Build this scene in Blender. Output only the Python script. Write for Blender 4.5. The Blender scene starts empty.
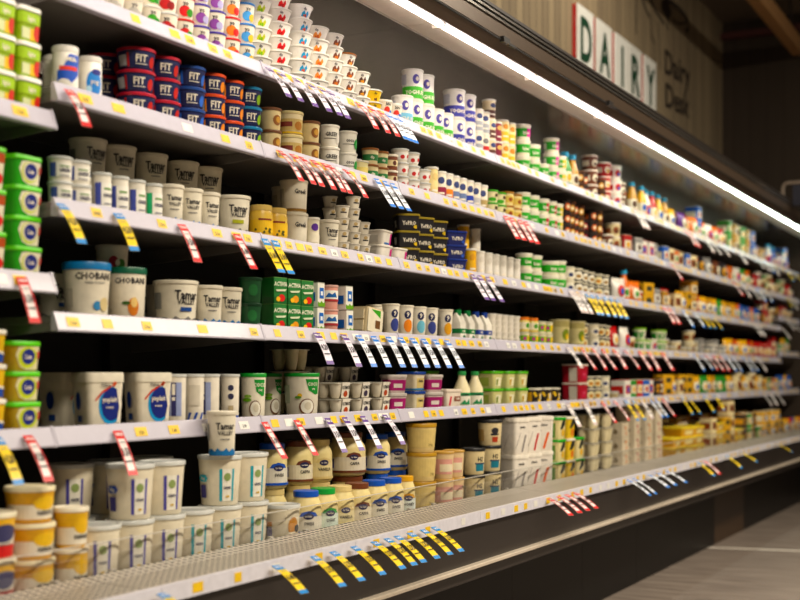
import bpy, bmesh, math, random
from mathutils import Vector
RND = random.Random(11)
scene = bpy.context.scene
COL = scene.collection
# ------------------------------------------------------------------ camera model
FPX = 1250.0
AL = math.atan(657.0 / FPX); CA, SA = math.cos(AL), math.sin(AL)
CX, EYE = 2.2, 1.18

def Yp(px, X=0.0):
    """distance along the aisle at which the line X, seen from the aisle, lies in the column px"""
    D = CX - X; z = FPX * D / ((1057.0 - px) * CA)
    return (z - D * SA) / CA

cam = bpy.data.cameras.new('camera'); camo = bpy.data.objects.new('camera', cam); COL.objects.link(camo)
camo.location = (CX, 0, EYE); camo.rotation_euler = (math.pi / 2, 0, AL)
cam.sensor_width = 36; cam.lens = FPX / 800 * 36; cam.shift_y = 75 / 800
cam.clip_start = 0.05; cam.clip_end = 60
cam.dof.use_dof = True; cam.dof.focus_distance = 4.35; cam.dof.aperture_fstop = 1.9; cam.dof.aperture_blades = 7
scene.camera = camo
scene.view_settings.view_transform = 'Standard'; scene.view_settings.look = 'None'
scene.view_settings.gamma = 1; scene.view_settings.exposure = 0.2

# ------------------------------------------------------------------ materials
def lin(h):
    if isinstance(h, tuple): return h
    h = h.lstrip('#'); o = []
    for i in (0, 2, 4):
        c = int(h[i:i + 2], 16) / 255
        o.append(c / 12.92 if c < .04045 else ((c + .055) / 1.055) ** 2.4)
    return tuple(o)

MATS = {}
def mat(hexc, rough=.42, metal=0.0, noise=.06, spec=.5, key=None, scale=40, coat=0):
    k = key or (hexc, rough, metal, noise, spec, coat)
    if k in MATS: return MATS[k]
    m = bpy.data.materials.new('mat_' + str(hexc).strip('#')); m.use_nodes = True
    nt = m.node_tree; b = nt.nodes['Principled BSDF']; c = lin(hexc); lu = .3 * c[0] + .55 * c[1] + .15 * c[2]; c = tuple(min(.9, max(.003, lu + (x - lu) * 1.22)) for x in c)
    b.inputs['Roughness'].default_value = rough; b.inputs['Metallic'].default_value = metal
    b.inputs['Specular IOR Level'].default_value = spec
    if coat: b.inputs['Coat Weight'].default_value = coat; b.inputs['Coat Roughness'].default_value = .12
    tc = nt.nodes.new('ShaderNodeTexCoord'); n = nt.nodes.new('ShaderNodeTexNoise'); n.inputs['Scale'].default_value = scale
    n.inputs['Detail'].default_value = 1
    r = nt.nodes.new('ShaderNodeValToRGB')
    r.color_ramp.elements[0].color = (*[x * (1 - noise) for x in c], 1); r.color_ramp.elements[1].color = (*[min(1, x * (1 + noise)) for x in c], 1)
    r.color_ramp.elements[0].position = .3; r.color_ramp.elements[1].position = .7
    nt.links.new(tc.outputs['Object'], n.inputs['Vector']); nt.links.new(n.outputs['Fac'], r.inputs['Fac']); nt.links.new(r.outputs['Color'], b.inputs['Base Color'])
    m.diffuse_color = (*c, 1)
    MATS[k] = m; return m

def emit(hexc, s):
    m = bpy.data.materials.new('mat_lit_tube'); m.use_nodes = True; nt = m.node_tree
    e = nt.nodes.new('ShaderNodeEmission'); e.inputs[0].default_value = (*lin(hexc), 1); e.inputs[1].default_value = s
    nt.links.new(e.outputs[0], nt.nodes['Material Output'].inputs[0]); return m

def clear(hexc='#ffffff', refl=.10, rough=.05, name='mat_clear', haze=0.0):
    m = bpy.data.materials.new(name); m.use_nodes = True; nt = m.node_tree
    t = nt.nodes.new('ShaderNodeBsdfTransparent'); t.inputs[0].default_value = (*lin(hexc), 1)
    g = nt.nodes.new('ShaderNodeBsdfGlossy'); g.inputs['Roughness'].default_value = rough
    d = nt.nodes.new('ShaderNodeBsdfDiffuse'); d.inputs[0].default_value = (.8, .8, .78, 1)
    fr = nt.nodes.new('ShaderNodeLayerWeight'); fr.inputs[0].default_value = .35
    mu = nt.nodes.new('ShaderNodeMath'); mu.operation = 'MULTIPLY_ADD'; mu.inputs[1].default_value = .10; mu.inputs[2].default_value = refl * .3
    nt.links.new(fr.outputs['Fresnel'], mu.inputs[0])
    mx = nt.nodes.new('ShaderNodeMixShader'); nt.links.new(mu.outputs[0], mx.inputs[0]); nt.links.new(t.outputs[0], mx.inputs[1]); nt.links.new(g.outputs[0], mx.inputs[2])
    m2 = nt.nodes.new('ShaderNodeMixShader'); m2.inputs[0].default_value = haze
    nt.links.new(mx.outputs[0], m2.inputs[1]); nt.links.new(d.outputs[0], m2.inputs[2])
    nt.links.new(m2.outputs[0], nt.nodes['Material Output'].inputs[0]); return m

CLEAR = clear(); CUPCLEAR = clear('#fbfbf8', .2, .12, 'mat_cloudy_plastic', .35)

# ------------------------------------------------------------------ mesh builder
class MB:
    def __init__(s): s.v = []; s.f = []; s.mi = []; s.m = []
    def mid(s, m):
        if m not in s.m: s.m.append(m)
        return s.m.index(m)
    def add(s, vs, fs, m):
        o = len(s.v); s.v += [tuple(x) for x in vs]; i = s.mid(m)
        for f in fs: s.f.append(tuple(o + k for k in f)); s.mi.append(i)
    def box(s, x0, x1, y0, y1, z0, z1, m):
        vs = [(x, y, z) for x in (x0, x1) for y in (y0, y1) for z in (z0, z1)]
        s.add(vs, [(0, 1, 3, 2), (4, 6, 7, 5), (0, 4, 5, 1), (2, 3, 7, 6), (0, 2, 6, 4), (1, 5, 7, 3)], m)
    def prism(s, xz, y0, y1, m):
        """closed polygon in x,z extruded along the aisle"""
        n = len(xz); vs = [(x, y0, z) for x, z in xz] + [(x, y1, z) for x, z in xz]
        fs = [(i, (i + 1) % n, n + (i + 1) % n, n + i) for i in range(n)] + [tuple(range(n))[::-1], tuple(range(n, 2 * n))]
        s.add(vs, fs, m)
    def loft(s, rings, m, cap0=True, cap1=True):
        n = len(rings[0]); vs = [p for r in rings for p in r]; fs = []
        for a in range(len(rings) - 1):
            for i in range(n):
                j = (i + 1) % n; fs.append((a * n + i, a * n + j, (a + 1) * n + j, (a + 1) * n + i))
        if cap0: fs.append(tuple(range(n))[::-1])
        if cap1: fs.append(tuple(range((len(rings) - 1) * n, len(rings) * n)))
        s.add(vs, fs, m)
    def tube(s, pts, r, m, n=8):
        rings = []
        for i, p in enumerate(pts):
            p = Vector(p); a = Vector(pts[max(0, i - 1)]); b = Vector(pts[min(len(pts) - 1, i + 1)])
            d = (b - a).normalized(); u = d.orthogonal().normalized() if abs(d.y) > .9 else d.cross(Vector((0, 1, 0))).normalized(); w = d.cross(u)
            rings.append([p + u * r * math.cos(k * 2 * math.pi / n) + w * r * math.sin(k * 2 * math.pi / n) for k in range(n)])
        s.loft(rings, m)
    def mesh(s, name, smooth=35):
        me = bpy.data.meshes.new(name); me.from_pydata(s.v, [], s.f)
        for m in s.m: me.materials.append(m)
        me.polygons.foreach_set('material_index', s.mi)
        bm = bmesh.new(); bm.from_mesh(me); bmesh.ops.recalc_face_normals(bm, faces=bm.faces); bm.to_mesh(me); bm.free()
        if smooth:
            me.polygons.foreach_set('use_smooth', [True] * len(me.polygons)); me.set_sharp_from_angle(angle=math.radians(smooth))
        me.update(); return me
    def obj(s, name, parent=None, smooth=35):
        o = bpy.data.objects.new(name, s.mesh(name, smooth)); COL.objects.link(o); o.parent = parent; return o

def tag(o, label=None, cat=None, group=None, kind=None):
    if label: o['label'] = label
    if cat: o['category'] = cat
    if group: o['group'] = group
    if kind: o['kind'] = kind
    return o
def empty(name, loc=(0, 0, 0), rz=0):
    o = bpy.data.objects.new(name, None); COL.objects.link(o); o.location = loc; o.rotation_euler = (0, 0, rz); o.empty_display_size = .05; return o

# ------------------------------------------------------------------ forms: surfaces that carry print
class Form:
    def __init__(s, prof, a, b=None, rc=None): s.prof = prof; s.a = a; s.b = b; s.rc = rc
    def k(s, h):
        p = s.prof
        if h <= p[0][0]: return p[0][1]
        for (h0, k0), (h1, k1) in zip(p, p[1:]):
            if h <= h1: return k0 + (k1 - k0) * (h - h0) / max(1e-9, h1 - h0)
        return p[-1][1]
    def ring(s, h, k, off=0, n=28):
        if s.b is None:
            r = s.a * k + off
            return [(r * math.cos(2 * math.pi * i / n), r * math.sin(2 * math.pi * i / n), h) for i in range(n)]
        A, B, rc = s.a * k + off, s.b * k + off, s.rc * k + max(off, -s.rc * k * .5); o = []; q = 5
        for cx, cy, a0 in ((A - rc, B - rc, 0), (-A + rc, B - rc, 90), (-A + rc, -B + rc, 180), (A - rc, -B + rc, 270)):
            for i in range(q):
                t = math.radians(a0 + 90 * i / (q - 1)); o.append((cx + rc * math.cos(t), cy + rc * math.sin(t), h))
        return o
    def P(s, t, h, off):
        k = s.k(h)
        if s.b is None:
            r = s.a * k + off; an = t / s.a
            return (r * math.cos(an), r * math.sin(an), h)
        sg = 1 if t >= 0 else -1; t = abs(t) * k
        A, B, rc = s.a * k, s.b * k, s.rc * k
        if t <= B - rc: return (A + off, sg * t, h)
        t -= B - rc
        if t < rc * math.pi / 2:
            f = t / rc; return (A - rc + (rc + off) * math.cos(f), sg * (B - rc + (rc + off) * math.sin(f)), h)
        return (A - rc - (t - rc * math.pi / 2), sg * (B + off), h)
    def cuts(s):
        return s.a * .2 if s.b is None else s.rc * .5

class Pouch(Form):
    """pillow bag standing on its lower seam"""
    def __init__(s, a, b, h): s.a = a; s.b = b; s.h = h; s.prof = [(h * i / 8, 1) for i in range(9)]
    def g(s, h):
        t = min(1, max(0, h / s.h)); return max(.06, math.sin(math.pi * min(1, (t + .12) / 1.12)) ** .6)
    def ring(s, h, k=1, off=0, n=24):
        o = []
        for i in range(n):
            t = 2 * math.pi * i / n; o.append((s.a * s.g(h) * math.sin(t), s.b * (1 - .06 * s.g(h)) * -math.cos(t), h))
        return o
    def P(s, t, h, off):
        q = max(0, 1 - (t / s.b) ** 2) ** .5; return (s.a * s.g(h) * q + off, t, h)
    def cuts(s): return s.b * .2

_TXT = {}
def text_polys(body, size=1.0, bold=.0, res=1):
    k = (body, bold, res)
    if k not in _TXT:
        c = bpy.data.curves.new('lettering', 'FONT'); c.body = body; c.size = 1; c.align_x = 'CENTER'; c.align_y = 'CENTER'; c.resolution_u = res; c.offset = bold
        o = bpy.data.objects.new('lettering', c); COL.objects.link(o); bpy.context.view_layer.update()
        me = bpy.data.meshes.new_from_object(o.evaluated_get(bpy.context.evaluated_depsgraph_get()))
        _TXT[k] = ([(v.co.x, v.co.y) for v in me.vertices], [tuple(p.vertices) for p in me.polygons])
        bpy.data.objects.remove(o); bpy.data.curves.remove(c); bpy.data.meshes.remove(me)
    return _TXT[k]

def shape2d(e):
    """a print element -> 2d vertices and faces"""
    q = e[0]
    if q == 'r': _, m, s0, s1, h0, h1 = e; return [(s0, h0), (s1, h0), (s1, h1), (s0, h1)], [(0, 1, 2, 3)]
    if q == 'e':
        _, m, s, h, rs, rh = e; return [(s + rs * math.cos(i * math.pi / 9), h + rh * math.sin(i * math.pi / 9)) for i in range(18)], [tuple(range(18))]
    if q == 'p': return list(e[2]), [tuple(range(len(e[2])))]
    if q == 't':
        _, m, body, s, h, size, sx = e[:7]; v, f = text_polys(body, bold=.025)
        return [(s + x * size * sx, h + y * size) for x, y in v], f
    if q == 'd':   # flowers / berries: a cluster of dots
        _, m, s, h, r, n, rs, rh = e; g = random.Random(n * 7 + 3); V = []; Fc = []
        for k in range(n):
            cs, ch = s + g.uniform(-rs, rs), h + g.uniform(-rh, rh); o = len(V)
            V += [(cs + r * math.cos(i * math.pi / 4), ch + r * math.sin(i * math.pi / 4)) for i in range(8)]; Fc.append(tuple(range(o, o + 8)))
        return V, Fc

def decal(form, els, mb=None, base=.0010, step=.0005):
    mb = mb or MB(); lay = 0
    for e in els:
        V, Fc = shape2d(e)
        bm = bmesh.new(); vs = [bm.verts.new((x, y, 0)) for x, y in V]
        for f in Fc:
            try: bm.faces.new([vs[i] for i in f])
            except ValueError: pass
        xs = [x for x, y in V]; ys = [y for x, y in V]; ds = form.cuts(); c = math.ceil(min(xs) / ds) * ds
        while c < max(xs) - 1e-6:
            bmesh.ops.bisect_plane(bm, geom=bm.verts[:] + bm.edges[:] + bm.faces[:], plane_co=(c, 0, 0), plane_no=(1, 0, 0)); c += ds
        for h, _ in form.prof:
            if min(ys) < h < max(ys): bmesh.ops.bisect_plane(bm, geom=bm.verts[:] + bm.edges[:] + bm.faces[:], plane_co=(0, h, 0), plane_no=(0, 1, 0))
        bm.verts.index_update(); off = base + step * lay
        mb.add([form.P(v.co.x, v.co.y, off) for v in bm.verts], [tuple(v.index for v in f.verts) for f in bm.faces], e[1])
        bm.free(); lay += 1 if e[0] != 'same' else 0
    return mb

# ------------------------------------------------------------------ product kinds (built once each, then copied)
KIND = {}
def reg(key, obj, cat, look, W, Dp, H, parts): KIND[key] = dict(obj=obj, cat=cat, look=look, W=W, D=Dp, H=H, parts=parts, root=None, first=True)

def body_lid(form, h, bc, lc, lidh, rim, k_top=1.0, rimlip=True):
    mb = MB(); mb.loft([form.ring(hh, k) for hh, k in form.prof], bc)
    ld = MB(); k = k_top; z0 = h - lidh
    ld.loft([form.ring(z0, k, rim), form.ring(z0 + lidh * .75, k, rim + .0004), form.ring(h, k, rim - .0012), form.ring(h, k, -.004), form.ring(h - .0025, k, -.0065)], lc)
    return mb, ld

def T(key, look, r1, r0, h, bc, lc, els=(), obj='yogurt_tub', cat='yogurt tub', lidh=.009, rim=.0022, rough=.4, lidmat=None):
    """round tapered tub: body, lid, printed label"""
    f = Form([(0, r0 * .94 / r1), (.004, r0 / r1), (h * .5, (r0 + r1) / 2 / r1), (h - lidh, 1)], r1)
    b, l = body_lid(f, h, mat(bc, rough), lidmat or mat(lc, .35), lidh, rim)
    parts = [('body', b.mesh('body')), ('lid', l.mesh('lid'))]
    if els: parts.append(('label', decal(f, els).mesh('label', 0)))
    reg(key, obj, cat, look, 2 * (r1 + rim), 2 * (r1 + rim), h, parts)

def Q(key, look, a, b, h, bc, lc, els=(), taper=.88, rc=.018, obj='margarine_tub', cat='tub', lidh=.011, rim=.003, lidmat=None):
    """rounded square tub; a half depth, b half width"""
    f = Form([(0, taper * .97), (.004, taper), (h * .5, (1 + taper) / 2), (h - lidh, 1)], a, b, rc)
    bo, l = body_lid(f, h, mat(bc, .4), lidmat or mat(lc, .35), lidh, rim)
    parts = [('body', bo.mesh('body')), ('lid', l.mesh('lid'))]
    if els: parts.append(('label', decal(f, els).mesh('label', 0)))
    reg(key, obj, cat, look, 2 * (b + rim), 2 * (a + rim), h, parts)

def J(key, look, prof, cap, bc, cc, els=(), obj='dessert_jar', cat='jar', caprim=.001):
    """turned jar or bottle: prof [(h, r)], cap (h0, h1, r)"""
    r = max(x for _, x in prof); f = Form([(h, x / r) for h, x in prof], r)
    b = MB(); b.loft([f.ring(h, k) for h, k in f.prof], mat(bc, .3))
    c = MB(); h0, h1, cr = cap; g = Form([(0, 1)], cr)
    c.loft([g.ring(h0, 1), g.ring(h1 - .002, 1), g.ring(h1, 1, -.002)], mat(cc, .35))
    parts = [('body', b.mesh('body')), ('cap', c.mesh('cap'))]
    if els: parts.append(('label', decal(f, els).mesh('label', 0)))
    reg(key, obj, cat, look, 2 * r + .005, 2 * r, h1, parts)

def Bx(key, look, a, b, h, bc, els=(), obj='food_carton', cat='carton', flap=None, rc=.003):
    f = Form([(0, 1), (h, 1)], a, b, rc); m = MB(); m.loft([f.ring(0, 1), f.ring(h, 1)], mat(bc, .5))
    parts = [('body', m.mesh('body'))]
    if flap:
        q = MB(); q.loft([f.ring(h * .985, 1, .0006), f.ring(h + .0012, 1, .0006)], mat(flap, .5)); parts.append(('flap', q.mesh('flap')))
    if els: parts.append(('label', decal(f, els).mesh('label', 0)))
    reg(key, obj, cat, look, 2 * b + .002, 2 * a + .002, h + .0015, parts)

def Pc(key, look, a, b, h, bc, els=(), obj='food_pouch', cat='pouch'):
    f = Pouch(a, b, h); m = MB(); m.loft([f.ring(hh) for hh, _ in f.prof], mat(bc, .32))
    s = MB(); s.box(-.0015, .0015, -b * .97, b * .97, h, h + .014, mat(bc, .3, noise=.15))
    parts = [('body', m.mesh('body')), ('seal', s.mesh('seal', 0))]
    if els: parts.append(('label', decal(f, els, base=.0025).mesh('label', 0)))
    reg(key, obj, cat, look, 2 * b, 2 * a, h + .014, parts)

W, INK, CREAM = '#efe7d6', '#1b1b20', '#ebdcb4'
mW, mK, mC = mat(W), mat(INK), mat(CREAM)
def m(h): return mat(h)
def ring_band(r, h0, h1, c, w=2.6): return ('r', m(c), -w * r, w * r, h0, h1)
CLID = mat('#cfd0cc', .15, noise=.03)

# --- top shelf cups and tubs
def cup(key, look, lid, dot, dot2=None, body=W, h=.064, r=.034):
    T(key, look, r, r * .8, h, body, lid, [('r', m('#d9d4cc'), -r * 1.9, -r * .9, .012, h * .7), ('e', m(dot), -r * .1, h * .36, r * .55, h * .24), ('e', m(dot2 or dot), r * .45, h * .3, r * .4, h * .18),
        ('t', mK, 'yo', -.002, h * .7, .018, .9)], obj='yogurt_cup', cat='yogurt cup', lidh=.006)
cup('cup_plain', 'plain white yogurt cup', W, '#c9c4ba')
cup('cup_green', 'white yogurt cup with green print', '#e8e6de', '#4ea52c', '#2d8a1f')
cup('cup_berry', 'white yogurt cup with raspberry print', '#dfe0dc', '#c02135', '#8f1024')
cup('cup_straw', 'red lidded yogurt cup with strawberry print', '#c22a36', '#d2342c', '#3f8a2c')
cup('cup_violet', 'purple lidded white yogurt cup', '#4b3f96', '#8a4c9c', '#b8b2d8')
cup('cup_mango', 'red lidded yogurt cup with mango print', '#cf2f3d', '#ef8a1c', '#e03c22')
cup('cup_sky', 'blue lidded yogurt cup', '#3f7fc4', '#5aa0dc', '#e6c23a')
def dip(key, look, c1, c2, lid='#e9e6dc', body='#f1ede4', r=.05):
    h = .0455
    T(key, look, r, r * .74, h, body, lid, [('r', m('#dcd6ca'), -.085, -.055, .01, .034), ('p', m(c1), [(-.012, .007), (.018, .006), (.024, .018), (.016, .027), (.008, .015), (0, .026), (-.009, .018)]), ('d', m(c2), .004, .013, .0035, 5, .013, .006), ('t', mK, 'dip', .002, .031, .011, 1)],
      obj='dessert_tub', cat='dessert tub', lidh=.005, rim=.003)
dip('dip_lime', 'squat white tub with yellow green print', '#c6cf2e', '#7fae2a'); dip('dip_red', 'squat white tub with red print', '#d63a28', '#a01f1c')
dip('dip_blue', 'squat white tub with blue print', '#3d9fd0', '#d06030'); dip('dip_peach', 'squat white tub with orange print', '#e89a5c', '#c8602a')
dip('dip_cocoa', 'squat white tub with brown print', '#7a4a3a', '#c8763c', r=.044); dip('dip_dot', 'squat white tub with dark dots', '#5a3d33', '#d89a40', r=.042)
dip('dip_gold', 'squat tub with yellow wrap', '#e6bd2a', '#53362a', body='#ecc63a', r=.042)
dip('dip_wood', 'squat tub with brown wooden lid', '#7a4a3a', '#e0a060', lid='#a86a3c', r=.042)
T('tub_rb', 'white tub with red and blue fruit print', .034, .028, .07, W, '#e6e2d6', [('e', m('#d2452c'), -.004, .03, .014, .015), ('e', m('#2f6cc0'), .014, .022, .01, .011), ('t', mK, 'Jalna', 0, .054, .014, .9)])
def tall(key, look, base, top='#f0ece4', spot='#4a3f92', r=.0415, h=.12, w='YOGHURT', lid='#e8e4da'):
    T(key, look, r, r * .95, h, top, lid, [ring_band(r, .004, h * .42, base), ('e', m(spot), -.002, h * .66, r * .34, h * .16), ('e', mW, .003, h * .67, r * .16, h * .07), ('r', m('#c9c8d0'), -r * 1.9, -r * 1.0, h * .48, h * .82), ('t', mW, w, 0, h * .22, .022, .85)], lidh=.008)
tall('tall_ice', 'tall white tub with light blue base', '#86c2dd'); tall('tall_green', 'tall white tub with green base', '#4fae34')
tall('tall_indigo', 'tall white tub with indigo base', '#32328e', r=.046)
def slim(key, look, base, top=W, spot='#35406e', r=.029, h=.118, lid='#e6e2d8', fr=.45, obj='yogurt_pot'):
    T(key, look, r, r * .95, h, top, lid, [ring_band(r, .004, h * fr, base), ('e', m(spot), 0, h * .68, r * .5, h * .12), ('r', mW, -r * .5, r * .5, h * .2, h * .27)], lidh=.008, obj=obj, cat='yogurt pot')
slim('slim_grey', 'slim white pot with grey band', '#a9abae', r=.03, h=.098); slim('slim_rust', 'slim white pot with red band', '#c23a34', spot='#777777', r=.029, h=.098)
slim('slim_cocoa', 'slim cream pot with brown band', '#5a342c', top='#e8d8b4', r=.03, h=.088); slim('slim_maroon', 'slim maroon pot', '#7d1f38', top='#7d1f38', spot='#d8b070', r=.029, h=.088)
slim('slim_butter', 'slim cream pot with yellow band', '#e5c055', top='#efe0b0', spot='#c6862a', r=.03, h=.1)
def garden(key, look, c2=None, r=.04, h=.075, band='#3fa535', lid='#ece7d6'):
    e = [ring_band(r, .016, h * .74, band), ('r', m('#f4f2e4'), -r * 1.9, -r * 1.25, .02, h * .65), ('t', mW, 'kiwi', 0, h * .45, .024, .9)]
    if c2: e.insert(1, ('r', m(c2), r * .05, r * 1.2, .016, h * .74))
    T(key, look, r, r * .9, h, '#ece6d0', lid, e, obj='dip_tub', cat='dip tub', lidh=.009)
garden('band_green', 'cream tub with green band'); garden('band_pink', 'cream tub with green and pink band', '#d8389a'); garden('band_red', 'cream tub with green and red band', '#b03040')
garden('band_yellow', 'cream tub with green and yellow band', '#e0c840', r=.036)
garden('band_big', 'wide cream tub with green band', r=.055, h=.07)
# --- second shelf
J('tall_tin_a', 'tall white cylinder with blue wave and red stripe', [(0, .030), (.004, .033), (.104, .033), (.108, .031)], (.106, .122, .034), '#efeade', '#e9e6de', [('p', m('#1f55b8'), [(-.03, .02), (.0, .02), (.03, .05), (.036, .1), (.0, .1), (-.012, .07), (-.03, .055)]), ('r', m('#d84a36'), -.024, .024, .058, .068), ('e', mat('#eeeadf'), -.012, .018, .02, .018), ('t', mW, 'Milk', .006, .086, .016, 1)], obj='yogurt_tub', cat='yogurt tub')
J('tall_tin_b', 'tall white cylinder with blue oval', [(0, .028), (.004, .031), (.100, .031), (.104, .029)], (.102, .116, .032), '#efeade', '#e6e2da', [('e', m('#2f82cc'), .004, .045, .021, .034), ('e', m('#2a2f7e'), .010, .074, .014, .008), ('e', mat('#bfe0f2'), -.010, .028, .007, .01), ('t', mW, 'yog', .004, .048, .018, .8)], obj='yogurt_tub', cat='yogurt tub')
def fit(key, look, lid, side, r=.0525, h=.062):
    T(key, look, r, r * .84, h, '#20254e', lid, [('r', m('#3c4270'), -r * 2.0, r * .9, .008, .046), ('r', m('#20254e'), -r * 1.95, r * .85, .009, .045), ('r', mat('#c6c6c8'), -r * 1.55, -r * .95, .012, .041), ('e', m(side), r * .62, .024, .011, .016), ('r', m(side), -r * .9, -r * .78, .008, .046), ('r', m(side), -r * 2.6, -r * 1.9, .006, .047), ('t', mW, 'FIT', -.006, .03, .027, .95), ('r', mW, -.022, .012, .0145, .0165)], obj='yogurt_tub', cat='yogurt tub', lidh=.009)
fit('fit_red', 'navy yogurt tub with red lid', '#a8243a', '#c03a34'); fit('fit_blue', 'navy yogurt tub with blue lid', '#22407e', '#3e6ac4')
fit('fit_orange', 'navy yogurt tub with orange lid', '#c8542c', '#e8922c', r=.045); fit('fit_teal', 'navy yogurt tub with teal lid', '#2478a0', '#8fb83c', r=.046)
T('custard', 'cream tub with maroon and gold label', .043, .039, .078, '#e8dcb8', '#dccfa0', [('r', m('#c9b27a'), -.06, .05, .014, .052), ('r', m('#7c3a34'), -.05, .0, .026, .042), ('e', m('#a8743c'), .024, .03, .016, .014), ('r', m('#d8b53c'), -.11, .11, .004, .010)], obj='custard_tub', cat='custard tub')
T('custard_dark', 'cream tub with brown lid', .036, .032, .072, '#e4d2a4', '#6d4a34', [('e', m('#8a5a32'), .006, .032, .017, .017), ('e', m('#c89a54'), .01, .034, .010, .010)], obj='custard_tub', cat='custard tub')
def greek(key, look, c, word='GREEK', r=.036, h=.077):
    T(key, look, r, r * .9, h, '#ece8dc', '#e2ded2', [('t', mK, word, 0, h * .56, .019, .85), ('r', mK, -r * .8, r * .8, h * .37, h * .395), ('r', mat('#b9b6ae'), -r * 1.9, -r * 1.2, h * .2, h * .7), ('e', m(c), r * .75, h * .4, r * .3, h * .24)], lidh=.008, obj='yogurt_pot', cat='yogurt pot')
greek('greek_plain', 'white pot with black lettering', '#d8d4ca'); greek('greek_coco', 'white pot with green leaf print', '#2d8a3c', 'coco')
T('lemon_pot', 'pale yellow dessert pot', .03, .026, .062, '#e9dfae', '#d6d2be', [('r', m('#e6d388'), -.05, .05, .012, .038)], obj='dessert_pot', cat='dessert pot', lidh=.006)
T('basil_pot', 'cream dessert pot with green label', .031, .027, .06, '#e6d8b0', '#8a5a36', [('r', m('#3b7c48'), -.045, .04, .014, .036), ('t', mW, 'dip', 0, .025, .014, 1)], obj='dessert_pot', cat='dessert pot', lidh=.008)
T('mocha_pot', 'brown dessert pot with white lid', .029, .026, .06, '#7a4a38', W, [('r', mC, -.04, .03, .016, .038), ('e', m('#5a2c24'), .006, .027, .009, .009)], obj='dessert_pot', cat='dessert pot', lidh=.008)
T('clear_cup', 'cloudy plastic cup with red label', .034, .027, .052, '#d9d2c4', '#cfccc4', [('r', mat('#f0ece6'), -.04, .036, .010, .038), ('e', m('#b83a3a'), -.006, .02, .010, .008), ('r', m('#c84848'), .018, .034, .018, .030)], obj='dessert_cup', cat='dessert cup', lidmat=CLID, lidh=.006)
slim('slim_cream', 'tall plain cream cylinder', '#e8d5a0', top='#e8d5a0', spot='#dcc68c', r=.027, h=.125); slim('slim_wine', 'tall white pot with maroon base', '#8a2340'); slim('slim_orange', 'tall white pot with orange base', '#e08a34')
slim('slim_steel', 'tall white pot with steel blue base', '#6f7fa4'); slim('slim_royal', 'tall white pot with royal blue base', '#2a3f9c'); slim('slim_pearl', 'tall white pot with silver base', '#c2c0bc'); slim('slim_sand', 'tall white pot with tan base', '#b09a6a')
T('herb_pack', 'cream tub with green lid and leaf print', .036, .032, .056, '#e8deb4', '#4c9a2c', [('e', m('#4c9a2c'), 0, .014, .022, .009), ('r', m('#4a3a26'), .012, .032, .026, .040)], obj='dip_tub', cat='dip tub', lidh=.008)
T('gold_lid', 'cream tub with golden brown lid', .037, .033, .064, '#e6d6a2', '#9a6c26', [('r', m('#d7bd6c'), -.05, .05, .014, .044), ('e', m('#8c4a24'), .008, .028, .012, .01)], obj='dip_tub', cat='dip tub', lidh=.008)
def dark(key, look, c, lid='#2c2420', r=.034, h=.062, body='#241a18'):
    T(key, look, r, r * .9, h, body, lid, [('e', m(c), 0, h * .42, r * .55, h * .28), ('r', m(c), -r * 1.8, -r * 1.1, h * .2, h * .6), ('e', mat('#efe2c0'), 0, h * .42, r * .3, h * .15)], obj='dessert_pot', cat='dessert pot', lidh=.007)
dark('dark_orange', 'black dessert pot with orange print', '#d06a28'); dark('dark_amber', 'dark brown dessert pot with amber label', '#c8923c', lid='#5a3a24', body='#3a2018'); dark('dark_wine', 'dark pot with cherry red print', '#a02a34', body='#2a1418')
# --- third shelf
def grk(key, look, c, r=.0255, h=.105, lid=None):
    T(key, look, r, r * .94, h, '#ece7da', '#dcd8cc', [('r', m(c), -r * .95, -r * .3, .010, h * .74), ('r', mat('#f3f0e6'), -r * .3, r * 1.3, .010, h * .74), ('r', m('#7f9a6a'), r * .0, r * .9, h * .56, h * .62), ('t', m('#26264c'), 'GREEK', r * .5, h * .42, .013, .8), ('r', m('#8a8a96'), r * .0, r * .9, h * .2, h * .23)], lidh=.008, obj='yogurt_pot', cat='yogurt pot', lidmat=CLID)
grk('grk_blue', 'slim white pot with blue stripe', '#4854a6'); grk('grk_green', 'slim white pot with green frame', '#3fb27a')
grk('grk_small', 'small white cup with blue stripe', '#4c5a9e', r=.03, h=.062)
def tamar(key, look, r1, r0, h, scen, lab=None, obj='yogurt_tub', fs=.03):
    hills = [(-r1 * 1.9, .002)] + [(r1 * (-1.9 + 3.2 * i / 14), h * (.10 + .09 * (math.sin(i * 2.3) * .5 + .5))) for i in range(15)] + [(r1 * 1.3, .002)]
    e = [('p', m(scen), hills), ('t', mK, 'Tamar', .004, h * .66, fs, .82), ('t', mK, 'VALLEY', .004, h * .51, fs * .62, .82), ('r', mat('#8f8f8a'), -r1 * 1.9, -r1 * 1.25, h * .35, h * .72)]
    if lab: e.append(('r', m(lab), -.018, .02, h * .30, h * .39))
    else: e.append(('r', m('#55555a'), -.012, .016, h * .37, h * .39))
    T(key, look, r1, r0, h, '#e9e2d0', '#e3dccb', e, obj=obj, lidh=.010, rim=.003)
tamar('tamar_blue', 'white pot with blue hills and black lettering', .035, .031, .115, '#2474b4', fs=.022)
tamar('tamar_grey', 'white tub with lime label and grey hills', .052, .046, .125, '#6d6d6a', '#a6a832')
tamar('tamar_big', 'large white bucket with small grey hills', .063, .056, .128, '#7a7874', '#274a8c', fs=.036)
tamar('tamar_wave', 'white tub with blue mountain base', .042, .038, .122, '#2a6ea6', fs=.027)
tamar('tamar_top', 'white tub on top of a teal striped tub', .041, .036, .13, '#2a6ea6', fs=.027)
tamar('tamar_stack', 'white bucket with blue base', .05, .045, .112, '#2a6ea6', fs=.03)
tamar('tamar_maroon', 'white tub with maroon base', .038, .034, .11, '#6d2040', fs=.024)
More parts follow.
